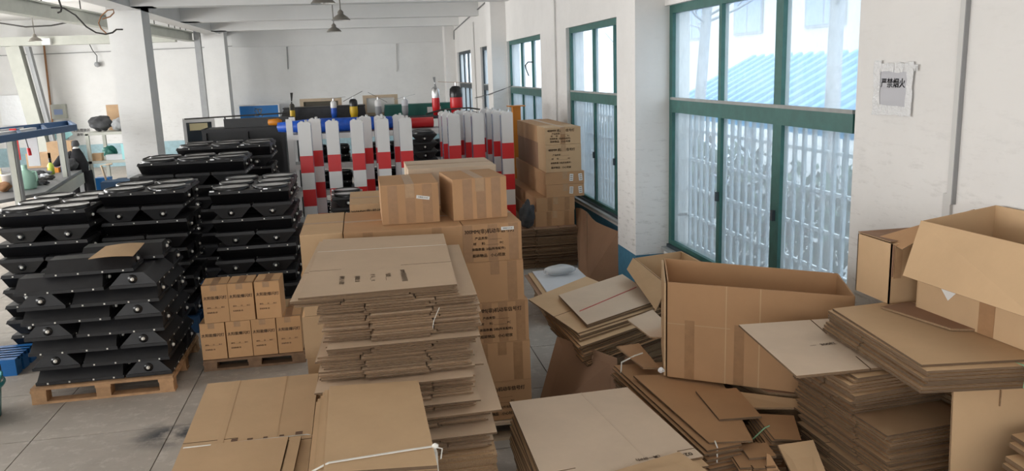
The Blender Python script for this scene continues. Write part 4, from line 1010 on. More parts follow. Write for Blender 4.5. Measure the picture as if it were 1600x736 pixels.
flat([(2.42, 3.40, 1.3135), (2.60, 3.43, 1.3135), (2.60, 2.98, 1.3135), (2.50, 3.02, 1.3135)], .010, 'dark offcut between the two open boxes at the right', top='card_red', side='edge1', name='cardboard_offcut')
pile([(2.68, 3.42, 0), (2.88, 3.45, 0), (2.88, 2.85, 0), (2.70, 2.85, 0)], 1.172, .018, 'hidden flat cartons by the wall under the right open boxes', sd=77)
# O: standing board below
leaning('tall cardboard board standing upright at the right edge', (2.325, 2.74, .35), (2.86, 2.74, .35), (2.86, 2.76, 1.168), (2.31, 2.76, 1.168), 'card', .010, 'standing_board')
tag(MB().box(2.527, 2.532, 2.742, 2.7505, 1.06, 1.13, 'edge1').build('slit'), 'short dark slit in the upright board at the right edge', 'slit')
pile([(2.32, 2.775, 0), (2.84, 2.775, 0), (2.84, 2.62, 0), (2.32, 2.62, 0)], .345, .018, 'low flat cartons carrying the upright board at the right edge', sd=78)
# P: sheets at the lower right corner
for i, (x, y, zz) in enumerate(((2.50, 2.64, .985), (2.475, 2.62, .962), (2.43, 2.585, .925), (2.415, 2.58, .90), (2.40, 2.55, .868), (2.35, 2.53, .835), (2.34, 2.53, .815))):
    flat([(x, y, zz), (x+.45, y+.02, zz), (x+.45, y-.42, zz), (x-.03, y-.40, zz)], .018, ['topmost', 'second', 'third', 'fourth', 'fifth', 'sixth', 'lowest'][i]+' thick sheet of the ragged stack in the lower right corner', group='thick sheets in the lower right corner', name='flattened_carton')
pile([(2.34, 2.52, 0), (2.80, 2.54, 0), (2.80, 2.12, 0), (2.32, 2.14, 0)], .795, .018, 'hidden base of the ragged stack in the lower right corner', sd=79)

# ---------------------------------------------------------------- J, K: open boxes at the right
J = open_box('open_carton', 'narrow open carton against the wall, left of the big flapped box', [(2.50, 3.46), (2.915, 3.46), (2.915, 3.735), (2.50, 3.735)], [1.302]*4, [1.605, 1.60, 1.60, 1.605], 'card')
panel_poly([(2.50, 3.735, 1.61), (2.915, 3.735, 1.61), (2.915, 3.60, 1.585), (2.50, 3.47, 1.61)][::-1], .006, 'card_red').build('top_flap', J)
panel_poly([(2.90, 3.41, 1.76), (2.52, 3.41, 1.588), (2.52, 3.60, 1.612), (2.90, 3.62, 1.665)], .006, 'card_brown').build('top_flap', J)
MB().box(2.505, 2.512, 3.452, 3.459, 1.44, 1.60, 'card_red').build('corner_gap_shade', J)  # dark strip painted in place of the shaded gap between panels
MB().box(2.52, 2.56, 3.4565, 3.4595, 1.43, 1.585, 'tape_clear').build('packing_tape', J)
K = open_box('open_carton', 'big open carton with a wide flap hanging over its front, at the right edge', [(2.57, 3.35), (2.62, 2.40), (2.93, 2.42), (2.92, 3.30)], [1.302, 1.302, 1.302, 1.302], [1.735, 1.735, 1.80, 1.795], 'card', parts=('front_panel', 'right_panel', 'back_panel', 'left_panel'))
panel_poly([(2.568, 3.352, 1.737), (2.618, 2.40, 1.737), (2.44, 2.50, 1.51), (2.44, 3.285, 1.495)], .006, 'card').build('front_flap', K)
kA, kB = (2.57, 3.35), (2.62, 2.40)
MB().hexa(on_front(kA, kB, .40, .49, .0, .98, 1.302, 1.735, .0014, .001), 'tape').build('packing_tape', K)
lb = MB(); pts = on_front(kA, kB, .13, .25, .30, .52, 1.302, 1.735, .0014, .001)
A_, B_, C_ = on_front(kA, kB, .13, .29, .40, .40, 1.302, 1.735, .0016, 0)[0], on_front(kA, kB, .13, .29, .40, .40, 1.302, 1.735, .0016, 0)[1], on_front(kA, kB, .21, .27, .22, .5, 1.302, 1.735, .0016, 0)[0]
lb.add([A_, B_, C_], [(0, 2, 1)], 'label').build('paper_label', K)

# ================================================================== black signal housings
def housing(nl, wd, pitch, h, up=True, extra_m='black', lens=True):
    L = nl*pitch; t = thing('signal_housing', 'x', 'signal lamp', (0, 0, 0))
    S = 1 if up else -1; Z = (lambda z: z) if up else (lambda z: h-z)
    b = MB(); hw, bw = wd/2-.008, wd*.23; fz = h*.76; e = .012
    prof = [(-bw, 0), (bw, 0), (hw, fz), (-hw, fz)]
    vs = [(-L/2+.012+(e if z == 0 else 0), y, Z(z)) for y, z in prof] + [(L/2-.012-(e if z == 0 else 0), y, Z(z)) for y, z in prof]
    fs = [(3, 2, 1, 0), (4, 5, 6, 7), (0, 1, 5, 4), (1, 2, 6, 5), (2, 3, 7, 6), (3, 0, 4, 7)]
    if not up: fs = [f[::-1] for f in fs]
    b.add(vs, fs, extra_m); b.build('body', t)
    f = MB(); a = wd/2-.002; i_ = .010
    zz = sorted((Z(fz), Z(h-.004)))
    lo_i, hi_i = (0, i_) if up else (i_, 0)
    z0, z1 = zz
    f.hexa([(-L/2+.003, -a, z0), (L/2-.003, -a, z0), (L/2-.003, a, z0), (-L/2+.003, a, z0), (-L/2+.003+hi_i, -a+hi_i, z1), (L/2-.003-hi_i, -a+hi_i, z1), (L/2-.003-hi_i, a-hi_i, z1), (-L/2+.003+hi_i, a-hi_i, z1)], 'black_grey')
    f.build('flange', t)
    if up and lens:
        rr = min(pitch, wd)*.455
        rm = MB().lathe([(rr, 0), (rr, .022), (rr-.008, .030), (rr-.016, .027), (rr-.018, .004)], 'ring', 22).mesh('lens_ring')
        dm = MB().lathe([(rr-.017, .020), (rr*.75, .014), (rr*.4, .010), (0, .009)], 'dish', 22).mesh('lens_glare_dish')  # shallow dish, window glare on the lens cover put into its colour
        for k in range(nl):
            r = put('lens_ring', rm, t, (-L/2+pitch*(k+.5), 0, h-.004)); put('lens_glare_dish', dm, r, (0, 0, 0))
    g = MB(); bt = MB(); cz = Z(h*.40)
    for s in (-1, 1):
        g.lathe([(.036, 0), (.036, .008), (0, .009)] if s > 0 else [(0, -.009), (.036, -.008), (.036, 0)], 'ring', 12, (s*(L/2-.017), 0, cz), 'x')
        bt.lathe([(.0, -.018), (.012, -.015), (.0145, -.006), (.0145, .006), (.012, .015), (0, .018)], 'bolt', 8, (s*(L/2-.008), 0, cz), 'x')
    g.build('gasket', t); bt.build('bolt', t)
    c = MB()
    for x in ([-L*.36, -L*.12, L*.15, L*.38]):
        for s in (-1, 1): c.box(x-.006, x+.006, s*(a+.001)-.003, s*(a+.001)+.003, (z0+z1)/2-.006, (z0+z1)/2+.006, 'bolt')
    if up and lens:
        for x, s in ((-L*.45, -1), (L*.2, -1), (L*.45, 1), (-L*.1, 1)): c.box(x-.022, x+.022, s*(a-.012)-.012, s*(a-.012)+.012, h-.004, h+.006, 'clip')
    c.build('screws', t)
    return t
def kids(t):
    for c in list(t.children):
        for g in list(c.children): bpy.data.objects.remove(g)
        bpy.data.objects.remove(c)
    bpy.data.objects.remove(t)
HH = .142
U2, U3 = housing(2, .40, .40, HH), housing(3, .40, .40, HH)
B2, B3 = housing(2, .40, .40, HH, lens=False), housing(3, .40, .40, HH, lens=False)   # lower layers: lenses lie covered
def housing_stack(key, xc, y0, ztop, nlay, wide, deep, where):
    """layers alternately laid across (wide lenses long) and front to back (deep lenses long)"""
    random.seed(len(where)+int(xc*100)); g = 'black signal housings in the stack '+where
    UT, UW, UD = (U2 if wide == 2 else U3), (B2 if wide == 2 else B3), (B2 if deep == 2 else B3)
    names = {2: ('left', 'right'), 3: ('left', 'middle', 'right')}[wide]
    for k in range(nlay):
        z = ztop - HH*(k+1) - .002*k; jx, jy = random.uniform(-.02, .02), random.uniform(-.015, .02); lay = 'top' if k == 0 else ordinal(k+1)
        if k % 2 == 0:
            for i in range(deep):
                dup(UT if k == 0 else UW, (xc+jx, y0+.2+.405*i+jy, z), R_(random.uniform(-.25, .25)), 'black %s-lens housing, %s row, %s layer of the stack %s' % (('two', 'three')[wide-2], ['front', 'second', 'third'][i], lay, where), g)
        else:
            for i in range(wide):
                dup(UD, (xc+jx+(i-(wide-1)/2)*.405, y0+.2*deep+jy, z), R_(90+random.uniform(-.25, .25)), '%s end-on black housing, %s layer of the stack %s' % (names[i], lay, where), g)
    return ztop - HH*nlay - .002*nlay
def base_pallet(lb, x0, x1, y0, y1, z1, m='blue_plastic'):
    t = thing('plastic_pallet', lb, 'pallet', ((x0+x1)/2, (y0+y1)/2, 0)); W, D = x1-x0, y1-y0
    for i in range(6): MB().box(-W/2, W/2, -D/2+i*(D-.1)/5, -D/2+i*(D-.1)/5+.1, z1-.03, z1, m).build('deck_bar', t)
    for x in (-W/2, -.06, W/2-.12):
        for y in (-D/2, -.06, D/2-.12): MB().box(x, x+.12, y, y+.12, 0, z1-.0302, m).build('foot', t)
    return t
for key, xc, y0, zt, n, wd, dp, where in (
        ('a', -2.965, 8.0, 1.375, 9, 2, 3, 'farthest left'), ('b', -2.150, 8.3, 1.465, 9, 2, 2, 'behind the upturned ones'),
        ('c', -1.150, 8.5, 1.40, 9, 2, 3, 'behind the solar cartons'), ('d', -1.965, 9.95, 1.585, 10, 3, 2, 'in second row'),
        ('e', -1.80, 11.2, 1.645, 11, 3, 2, 'by the dark cabinet')):
    zb_ = housing_stack(key, xc, y0, zt, n, wd, dp, where)
    base_pallet('blue plastic pallet under the housing stack '+where, xc-.2*wd+.005, xc+.2*wd-.005, y0-.0, y0+.4*dp, zb_-.003, 'blue_plastic' if key in 'ac' else 'blue_dark')
for q in (U2, U3, B2, B3): kids(q)

# front pallet with upturned housings laid pinwheel fashion
pallet('pale wooden pallet with split front board under the upturned housings', -2.74, -1.655, 6.69, 7.79, .142, 'wood')
V = housing(2, .36, .335, .122, up=False, extra_m='black_grey')
G5 = 'upturned housings on the front wooden pallet'; random.seed(17)
for k in range(7):
    z = .144 + .1245*k; s = -.010*k; x0, x1, y0, y1 = -2.705+s, -1.665+s*.6, 6.72, 7.76
    lay = [((x0+.335, y0+.18), 0), ((x1-.18, y0+.335), 90), ((x1-.335, y1-.18), 0), ((x0+.18, y1-.335), 90)]
    if k % 2: lay = [((x1-.335, y0+.18), 0), ((x0+.18, y0+.335), 90), ((x0+.335, y1-.18), 0), ((x1-.18, y1-.335), 90)]
    for i, ((x, y), a) in enumerate(lay):
        lb = 'upturned black housing, %s, %s layer up on the front pallet' % (('front with long side showing' if a == 0 else 'front with bolt end showing') if i < 2 else ('rear, crosswise' if a == 0 else 'rear, lengthwise'), ordinal(k+1))
        dup(V, (x+random.uniform(-.003, .003), y+random.uniform(-.003, .003), z), R_(a+random.uniform(-.25, .25)), lb, G5)
dup(V, (-2.21, 6.95, .144+.1245*7), R_(1), 'upper front upturned housing on the front pallet stack', G5)
dup(V, (-2.07, 7.35, .144+.1245*7+.01), R_(2), 'upturned housing carrying the loose cardboard piece on the front pallet stack', G5)
kids(V)
zt = .144+.1245*8+.013
mb = MB(); P4 = [(-2.165, 6.676, 1.158), (-1.837, 6.679, 1.158), (-1.878, 7.209, 1.158), (-2.177, 7.168, 1.158)]
P4 = [(p[0], p[1], zt+.008) for p in P4]
nq = 8; vs = []
for i in range(nq+1):
    u = i/nq; a = Vector(P4[0]).lerp(Vector(P4[1]), u); b = Vector(P4[3]).lerp(Vector(P4[2]), u); hgt = .010*math.sin(math.pi*u)
    vs += [a+Vector((0, 0, hgt)), b+Vector((0, 0, hgt)), a+Vector((0, 0, hgt+.004)), b+Vector((0, 0, hgt+.004))]
for i in range(nq):
    o_ = 4*i; mb.add([vs[o_+j] for j in range(8)], [(0, 1, 5, 4), (2, 6, 7, 3), (0, 4, 6, 2), (1, 3, 7, 5)], 'card')
tag(mb.build('cardboard_piece'), 'loose light cardboard piece lying on the front stack of black housings', 'cardboard')
base_pallet('blue plastic pallet corner at the left edge beside the front pallet', -3.80, -3.14, 7.48, 7.93, .15)
t = thing('teal_bin', 'teal plastic bin cut by the left edge on the concrete floor', 'bin', (-3.09, 6.50, 0))
MB().lathe([(0, .004), (.19, .004), (.23, .30), (.24, .30), (.245, .33), (.225, .33), (.19, .02), (0, .02)], 'teal_plastic', 24).build('tub', t); MB().lathe([(.246, .25), (.256, .27), (.246, .29)], 'teal_plastic', 24).build('rim', t)

# ================================================================== red and white posts
def post(h, wd, dp):
    t = thing('striped_post', 'x', 'post'); b = MB(); b.box(-wd/2, wd/2, -dp/2, dp/2, 0, h, 'postwhite'); b.build('body', t)
    z = h-.40; k = 0
    while z > .15:
        MB().box(-wd/2-.001, wd/2+.001, -dp/2-.001, dp/2+.001, z-.21, z, 'red').build('red_band', t); z -= .42; k += 1
    for s in (-1, 1): MB().box(s*(wd/2+.0025)-.001, s*(wd/2+.0025)+.001, -dp*.28, dp*.28, .1, h-.03, 'led').build('side_strip', t)
    c = MB(); c.box(-wd*.42, wd*.42, -dp*.42, dp*.42, h, h+.012, 'postwhite'); c.box(-wd*.3, -wd*.1, -dp*.2, dp*.2, h+.012, h+.024, 'postwhite')
    c.lathe([(.018, h+.01), (.018, h+.035), (0, h+.042)], 'clip', 8, (wd*.15, 0, 0)); c.build('top_cap', t)
    MB().box(-wd*.62, wd*.62, -dp*.62, dp*.62, 0, .012, 'grey').build('base_plate', t)
    return t
PP = post(1.94, .155, .16); GP = 'red and white striped posts'
fl_ = ['leftmost striped post of the left group, in front', 'second striped post of the front row in the left group', 'third striped post of the front row in the left group', 'fourth striped post of the front row in the left group', 'last striped post of the left group, beside the gap']
for (x, dz), lb in zip(((-.69, 0), (-.355, .01), (-.055, .01), (.262, .005), (.548, -.005)), fl_): dup(PP, (x, 10.4, dz*0), R_(random.uniform(-1.5, 1.5)), lb, GP)
for x, lb in ((-.60, 'striped post half hidden behind the leftmost one'), (.055, 'striped post behind the third front post of the left group'), (.252, 'striped post showing left of the fourth front post'), (.50, 'striped post behind the last post of the left group')):
    dup(PP, (x, 11.1, 0), R_(random.uniform(-2, 2)), lb, GP)
for x, lb in ((1.205, 'left striped post of the front row in the right group'), (1.525, 'middle striped post of the front row in the right group'), (1.918, 'right striped post of the front row in the right group')):
    dup(PP, (x, 10.8, 0), R_(random.uniform(-1, 1)), lb, GP)
for x, y, lb in ((1.165, 11.15, 'striped post directly behind the left front post of the right group'), (1.155, 11.5, 'third striped post back at the left side of the right group'), (1.475, 11.2, 'striped post between the left and middle front posts of the right group'),
                 (1.40, 11.6, 'rear striped post in the gap of the right group'), (1.86, 11.15, 'striped post behind the right front post'), (1.83, 11.5, 'blue-sided striped post second behind the right front post'), (1.80, 11.85, 'rearmost blue-sided striped post of the right group')):
    dup(PP, (x, y, 0), R_(random.uniform(-1, 1)), lb, GP)
kids(PP)
t = thing('orange_post', 'orange square post with flat top plate beside the third window', 'post', (2.42, 12.7, 0))
MB().box(-.062, .062, -.06, .06, 0, 1.93, 'orange').build('shaft', t); MB().box(-.13, .13, -.12, .12, 1.93, 1.945, 'orange').build('top_plate', t); MB().box(-.13, .13, -.12, .12, 0, .015, 'orange').build('base_plate', t)

# black trays and white-framed rack behind the posts
t = thing('storage_rack', 'white steel rack with shelves behind the striped posts', 'rack', (.25, 12.6, 0))
for x in (-1.33, -.02, 1.27):
    for y in (-.25, .30): MB().box(x, x+.09, y, y+.06, 0, 1.90 if x < -1 else 1.70, 'postwhite').build('upright', t)
for z in (.35, .82, 1.22, 1.66):
    MB().box(-1.33, 1.36, -.26, .36, z-.02, z, 'grey').build('shelf', t); MB().box(-1.33, 1.36, -.275, -.26, z-.07, z+.01, 'postwhite').build('shelf_rail', t)
RU, RB_ = housing(2, .36, .33, .115), housing(2, .36, .33, .115, lens=False); RG = 'black signal housings on the white rack'
for x in (-.75, .02, .85):
    for z0 in (.351, .821, 1.221):
        for k in range(2):
            dup(RU if k else RB_, (.25+x+random.uniform(-.03, .03), 12.66, z0+.117*k), R_(0), '%s black housing on the %s shelf of the white rack, %s bay' % (('lower', 'upper')[k], {.351: 'low', .821: 'middle', 1.221: 'high'}[z0], {-.75: 'left', .02: 'middle', .85: 'right'}[x]), RG)
for k in range(3): dup(RU if k == 2 else RB_, (-.25+.02*k, 9.42, .83+.117*k), R_(90+k), ordinal(k+1)+' black housing up the low pile behind the left cartons', RG)
for k in range(4): dup(RU if k == 3 else RB_, (.86, 11.7+.01*k, 1.20+.117*k), R_(90), ordinal(k+1)+' black housing up the pile between the two striped post groups', RG)
kids(RU); kids(RB_)
tag(MB().box(-.52, .02, 9.05, 9.75, 0, .828, 'black').build('dark_crate'), 'black crate supporting housings behind the left cartons', 'crate')
tag(MB().box(.60, 1.035, 11.3, 12.08, 0, 1.198, 'black').build('dark_crate'), 'black crate in the gap between the two groups of striped posts', 'crate')
t = thing('dark_cabinet', 'black open two-bay cabinet frame behind the rear housing stacks', 'cabinet', (-1.785, 13.2, 0))
MB().box(-.58, .60, .1, .5, .3, 1.70, 'black').build('back_panel', t)
for x in (-.60, .02, .58): MB().box(x-.03, x+.03, 0, .5, .3, 1.76, 'black_grey').build('upright', t)
MB().box(-.63, .63, -.02, .5, 1.70, 1.76, 'black_grey').build('top_rail', t); MB().box(-.63, .63, 0, .5, 0, .3, 'black').build('plinth', t)
MB().box(-.30, .75, .05, .12, 1.761, 1.90, 'black').build('upper_bar', t); MB().tube([(-.9, .2, 1.92), (.65, .2, 1.95)], .012, 'cable', 5).build('rod', t); MB().tube([(-.3, .2, 1.761), (-.3, .2, 1.93)], .012, 'cable', 5).build('rod_post', t)

# things lying on the rack and behind it
tag(MB().lathe([(0, -.96), (.07, -.94), (.11, -.4), (.10, .5), (.09, .92), (0, .94)], 'blue_roll', 14, (0, 0, 0), 'x').build('rolled_tarpaulin', None, (-.28, 12.62, 1.775)), 'long blue tarpaulin roll lying on the white rack behind the posts', 'tarpaulin')
tag(MB().lathe([(0, -.11), (.045, -.10), (.06, .05), (.03, .11), (0, .11)], 'orange', 12, (0, 0, 0), 'x').build('rolled_sheet', None, (-1.32, 13.25, 1.822)), 'short orange roll end beside the blue tarpaulin roll', 'roll')
t = thing('equipment_case', 'long dark grey flat case on the table behind the blue roll', 'case', (-.60, 14.05, 1.80)); MB().hexa([(-.7, -.2, 0), (.7, -.2, 0), (.7, .2, 0), (-.7, .2, 0), (-.62, -.2, .2), (.68, -.2, .2), (.68, .2, .2), (-.62, .2, .2)], 'darkgrey').build('shell', t); MB().box(-.64, .69, -.205, .205, .19, .21, 'black_grey').build('lid', t)
t = thing('equipment_case', 'dark green case with two white labels on the back table', 'case', (1.02, 14.1, 1.80)); MB().hexa([(-.62, -.2, 0), (.62, -.2, 0), (.62, .2, 0), (-.62, .2, 0), (-.60, -.2, .17), (.56, -.2, .17), (.56, .2, .17), (-.60, .2, .17)], 'green_sheet').build('shell', t); MB().box(-.60, .57, -.205, .205, .165, .185, 'green_sheet').build('lid', t)
for x in (.10, .24): MB().box(x, x+.09, -.203, -.2005, .03, .13, 'label').build('paper_label', t)
tag(MB().lathe([(0, -.5), (.08, -.49), (.08, .49), (0, .5)], 'red', 12, (0, 0, 0), 'x').build('red_cylinder', None, (.62, 12.75, 1.742)), 'red cylinder lying on the white rack between the striped posts', 'cylinder')
t = thing('back_table', 'long table with dark top carrying the propeller pods', 'table', (.75, 14.2, 0))
MB().box(-1.89, 1.25, -.85, .6, 1.76, 1.799, 'darkgrey').build('tabletop', t)
for x in (-1.8, 1.15):
    for y in (-.55, .5): MB().box(x-.03, x+.03, y-.0, y+.05, 0, 1.7595, 'grey').build('leg', t)
def frame(lb, p0, p1, fr, inn, loc_y):
    x0, z0, x1, z1 = p0[0], p0[2], p1[0], p1[2]; t = thing('framed_board', lb, 'frame', ((x0+x1)/2, loc_y, z0)); W, Hh = x1-x0, z1-z0
    MB().box(-W/2, W/2, .01, .03, 0, Hh, inn).build('panel', t)
    for a in ((-W/2, -W/2+.06, 0, Hh), (W/2-.06, W/2, 0, Hh), (-W/2+.06, W/2-.06, 0, .05), (-W/2+.06, W/2-.06, Hh-.05, Hh)): MB().box(a[0], a[1], -.02, .0095, a[2], a[3], fr).build('frame_bar', t)
frame('wooden framed dark brown panel standing on the back table', (-1.0, 0, 1.7995), (-.30, 0, 2.13), 'lightwood', 'brownpanel', 14.45)
frame('light wooden frame with white panel on the back table', (.06, 0, 1.7995), (.66, 0, 2.15), 'lightwood', 'label', 14.45)
def pod(loc, h, r, m, cap, lb, blade=.26, ang=0, tilt=20, stem=True, bm_='cable'):
    t = thing('propeller_pod', lb, 'propeller', loc)
    MB().lathe([(0, 0), (r*.75, .01), (r, h*.30), (r*.97, h*.5), (r*.9, h*.7), (r*.5, h*.9), (0, h*.92)], m, 14).build('shell', t)
    MB().lathe([(r*1.0, h*.58), (r*1.02, h*.66), (r*.95, h*.85), (r*.6, h*.93), (0, h*.95)], cap, 14).build('motor_cap', t)
    MB().tube([(0, 0, h*.9), (0, 0, h*1.06)], .012, 'clip', 6).build('shaft', t)
    c, s, ti = math.cos(R_(ang)), math.sin(R_(ang)), math.sin(R_(tilt))
    for k in (-1, 1):
        a = Vector((0, 0, h*1.05)); d = Vector((c*k, s*k, ti*k))*blade; n_ = Vector((-s, c, 0))*.022
        MB().hexa([a-n_*.4, a+d-n_, a+d+n_, a+n_*.4] + [p+Vector((0, 0, .006)) for p in (a-n_*.4, a+d-n_, a+d+n_, a+n_*.4)], bm_).build('propeller_blade', t)
pod((-1.08, 13.75, 1.80), .30, .042, 'yellow', 'brownpanel', 'slim yellow pod with upright propeller left of the brown framed panel', .14, 90, 70)
pod((-.42, 13.75, 1.80), .32, .050, 'blue_roll', 'postwhite', 'blue and white pod with grey propeller in front of the brown framed panel', .2, 0, 5, bm_='grey')
pod((-.10, 13.75, 1.80), .34, .068, 'yellow', 'ring', 'yellow pod with black cap and tilted propeller between the two frames', .16, 10, 28)
pod((.30, 13.75, 1.80), .31, .055, 'grey', 'postwhite', 'pale grey pod with black propeller in front of the light wooden frame', .15, 0, -35)
pod((.74, 13.75, 1.80), .30, .055, 'grey', 'foam', 'small grey pod with see-through pale propeller beside the green case', .18, 0, 12, bm_='film')
pod((1.235, 13.5, 1.80), .50, .065, 'red', 'clip', 'tall red pod with silver cap next to the green case', .10, 90, 70, bm_='grey')
pod((1.56, 13.4, 1.80), .50, .105, 'red', 'ring', 'large red and black pod with wide propeller by the narrow windows', .28, 0, -4, bm_='copper')
tag(MB().tube([(1.05, 13.36, 1.84), (1.32, 13.32, 1.90), (1.72, 13.16, 1.92), (1.95, 13.15, 1.88)], .014, 'cable').build('carbon_arm'), 'thin black arm below the two red pods', 'arm')
t = thing('sign_board', 'blue board in white frame with white characters leaning at the back wall', 'sign', (-3.05, 26.2, .66))
MB().box(-.57, .57, 0, .03, 0, 1.02, 'blue_sheet').build('panel', t); MB().box(.57, .61, -.01, .04, 0, 1.04, 'postwhite').build('frame_bar', t); MB().box(-.57, .57, -.01, .04, 1.02, 1.05, 'postwhite').build('frame_bar', t)
for s_, z in (('汉', .80), ('中', .50), ('工', .24)): text(t, s_, .27, 'postwhite', -.02, -.002, z)
t = thing('board_stand', 'grey stand carrying the blue board at the back wall', 'stand', (-3.05, 26.2, 0)); MB().box(-.6, .6, -.1, .2, .62, .659, 'grey').build('top', t); MB().box(-.55, -.45, -.05, .15, 0, .62, 'grey').build('leg', t); MB().box(.45, .55, -.05, .15, 0, .62, 'grey').build('leg', t)

# ================================================================== left background
t = thing('mirror_cabinet', 'white framed mirror cabinet standing behind the rear housing stacks', 'mirror', (-3.20, 17.3, .34), R_(8))
for a in ((-.30, -.24, .2, 1.42), (.24, .30, .2, 1.42), (-.24, .24, 1.34, 1.42), (-.24, .24, .2, .28)): MB().box(a[0], a[1], -.04, .04, a[2], a[3], 'postwhite').build('frame_bar', t)
MB().box(-.24, .24, 0, .02, .28, 1.34, 'carglass').build('glass_panel', t); MB().box(-.18, .16, -.02, -.001, 1.18, 1.32, 'pinkpaper').build('paper_note', t); MB().box(-.3, .3, -.1, .1, 0, .2, 'grey').build('foot', t)
t = thing('low_plinth', 'grey plinth under the white framed mirror cabinet', 'plinth', (-3.20, 17.3, 0)); MB().box(-.3, .3, -.15, .15, 0, .335, 'grey').build('block', t)
t = thing('cable_coil', 'tangle of dark cables heaped behind the rear left housing stack', 'cable', (-2.95, 12.9, 1.15)); random.seed(33)
for k in range(9):
    c = Vector((random.uniform(-.25, .25), random.uniform(-.12, .12), random.uniform(.05, .16))); r = random.uniform(.10, .2); a0 = random.uniform(-.6, .6)
    MB().tube([c+Vector((r*math.cos(q*.7), .6*r*math.sin(q*.7), r*.5*math.sin(q*.7+a0)+.02)) for q in range(10)], .012, 'grey' if k % 3 else 'cable', 5).build('cable_loop', t)
tag(MB().box(-3.4, -2.72, 12.7, 13.2, 0, 1.13, 'black').build('dark_crate'), 'black crate under the cable tangle', 'crate')

# blue-edged work frame with lamps on posts
t = thing('work_light_frame', 'blue edged overhead frame with tube lamps above the workbench', 'frame', (0, 0, 0))
fa, fb, fc, fd = [Vector(p) for p in ((-4.909, 12.057, 1.8), (-4.711, 14.815, 1.8), (-5.364, 16.551, 1.8), (-5.895, 14.532, 1.8))]
for a, b in ((fa, fb), (fb, fc), (fc, fd), (fd, fa)): MB().bar(a, b, .05, .10, 'blue_frame').build('frame_bar', t)
for q in (.3, .62): MB().bar(fa.lerp(fb, q), fd.lerp(fc, q), .05, .05, 'blue_frame').build('cross_bar', t)
for q in (.10, .42): MB().bar(fd.lerp(fa, q)+(fb-fa)*.05, fd.lerp(fa, q)+(fb-fa)*.5, .10, .05, 'postwhite').build('tube_lamp', t)
for p, zt_ in (((-4.93, 12.75), 1.75), ((-5.22, 15.6), 1.75)):
    MB().box(p[0]-.055, p[0]+.055, p[1]-.05, p[1]+.05, 0, zt_, 'grey').build('post', t)
    MB().box(p[0]-.035, p[0]+.035, p[1]-.07, p[1]-.05, 0, zt_, 'steel_green').build('cable_channel', t)
t = thing('workbench', 'long grey workbench cluttered with tools under the blue frame', 'workbench', (0, 0, 0))
wa, wb, wc, wd_ = [Vector(p) for p in ((-5.404, 12.43, 0.9), (-4.853, 13.481, 0.9), (-5.366, 17.019, 0.9), (-6.433, 16.477, 0.9))]
MB().hexa([p-Vector((0, 0, .05)) for p in (wa, wb, wc, wd_)] + [wa, wb, wc, wd_], 'bench').build('worktop', t)
MB().bar(wb.lerp(wc, .0)-Vector((0, 0, .16)), wc-Vector((0, 0, .16)), .04, .2, 'steel_green').build('apron', t)
for p in (wa, wb, wc, wd_):
    q = p + (sum((wa, wb, wc, wd_), Vector())/4-p)*.08; MB().box(q.x-.04, q.x+.04, q.y-.04, q.y+.04, 0, .849, 'grey').build('leg', t)
def on_bench(px, py): return None
BB = .901
def prop(name, lb, cat, p, build, m=None): 
    t = thing(name, lb, cat, p); build(t); return t
# canisters and cans
t = thing('canister', 'mint green plastic canister with handle on the workbench', 'canister', (-5.298, 14.033, 0.901))
MB().lathe([(0, 0), (.13, 0), (.14, .03), (.14, .20), (.09, .28), (.04, .31), (.04, .35), (0, .35)], 'mint', 16).build('body', t); MB().tube([(.10, 0, .26), (.16, 0, .27), (.17, 0, .16), (.14, 0, .10)], .014, 'mint').build('handle', t); MB().lathe([(.045, .34), (.045, .38), (0, .38)], 'mint', 12).build('cap', t)
t = thing('canister', 'second smaller mint green bottle right of the canister', 'bottle', (-5.338, 14.439, 0.901)); MB().lathe([(0, 0), (.07, 0), (.07, .15), (.03, .2), (.03, .23), (0, .23)], 'mint', 14).build('body', t); MB().lathe([(.034, .22), (.034, .25), (0, .25)], 'mint', 10).build('cap', t)
t = thing('bucket', 'white plastic bucket with handle at the near end of the workbench', 'bucket', (-5.489, 13.894, 0.901)); MB().lathe([(0, .0), (.085, 0), (.105, .25), (.112, .25), (.112, .265), (.098, .265), (.08, .02), (0, .02)], 'postwhite', 18).build('tub', t); MB().tube([(.11, 0, .25), (.17, 0, .2), (.16, 0, .1), (.1, 0, .06)], .01, 'postwhite').build('handle', t)
t = thing('spray_bottle', 'yellow green bottle with dark cap on the workbench', 'bottle', (-5.669, 16.203, 0.901)); MB().lathe([(0, 0), (.055, 0), (.055, .16), (.02, .22), (0, .22)], mat('lime', (.55, .68, .10), .4), 12).build('body', t); MB().lathe([(.024, .21), (.024, .29), (0, .29)], 'ring', 10).build('cap', t)
def tray(lb, px, py, sx, sy, sz, m):
    t = thing('parts_tray', lb, 'tray', (-5.697, 16.42, 0.901)); return t
for lb, pos, m, sx in (('orange parts box on the workbench', (-5.725, 16.537, 0.901), 'orange', .2), ('blue and white parts box on the workbench', (-5.614, 16.641, 0.901), 'blue_sheet', .2)):
    t = thing('parts_box', lb, 'box', pos); b = MB()
    b.box(-.10, .10, -.1, .1, 0, .01, m); b.box(-.10, .10, -.1, -.09, .01, .09, m); b.box(-.10, .10, .09, .1, .01, .09, m); b.box(-.10, -.09, -.09, .09, .01, .09, m); b.box(.09, .10, -.09, .09, .01, .09, m); b.build('tub', t)
    MB().box(-.085, .085, -.08, .08, .0102, .085, 'foam' if m != 'orange' else 'orange').build('contents', t)
crumpled('cloth_bundle', (-5.51, 16.706, 0.9), .16, 'darkgrey', 'dark cloth bundle at the far end of the workbench', 'cloth', (1.1, .8, .8), 12)
random.seed(21)
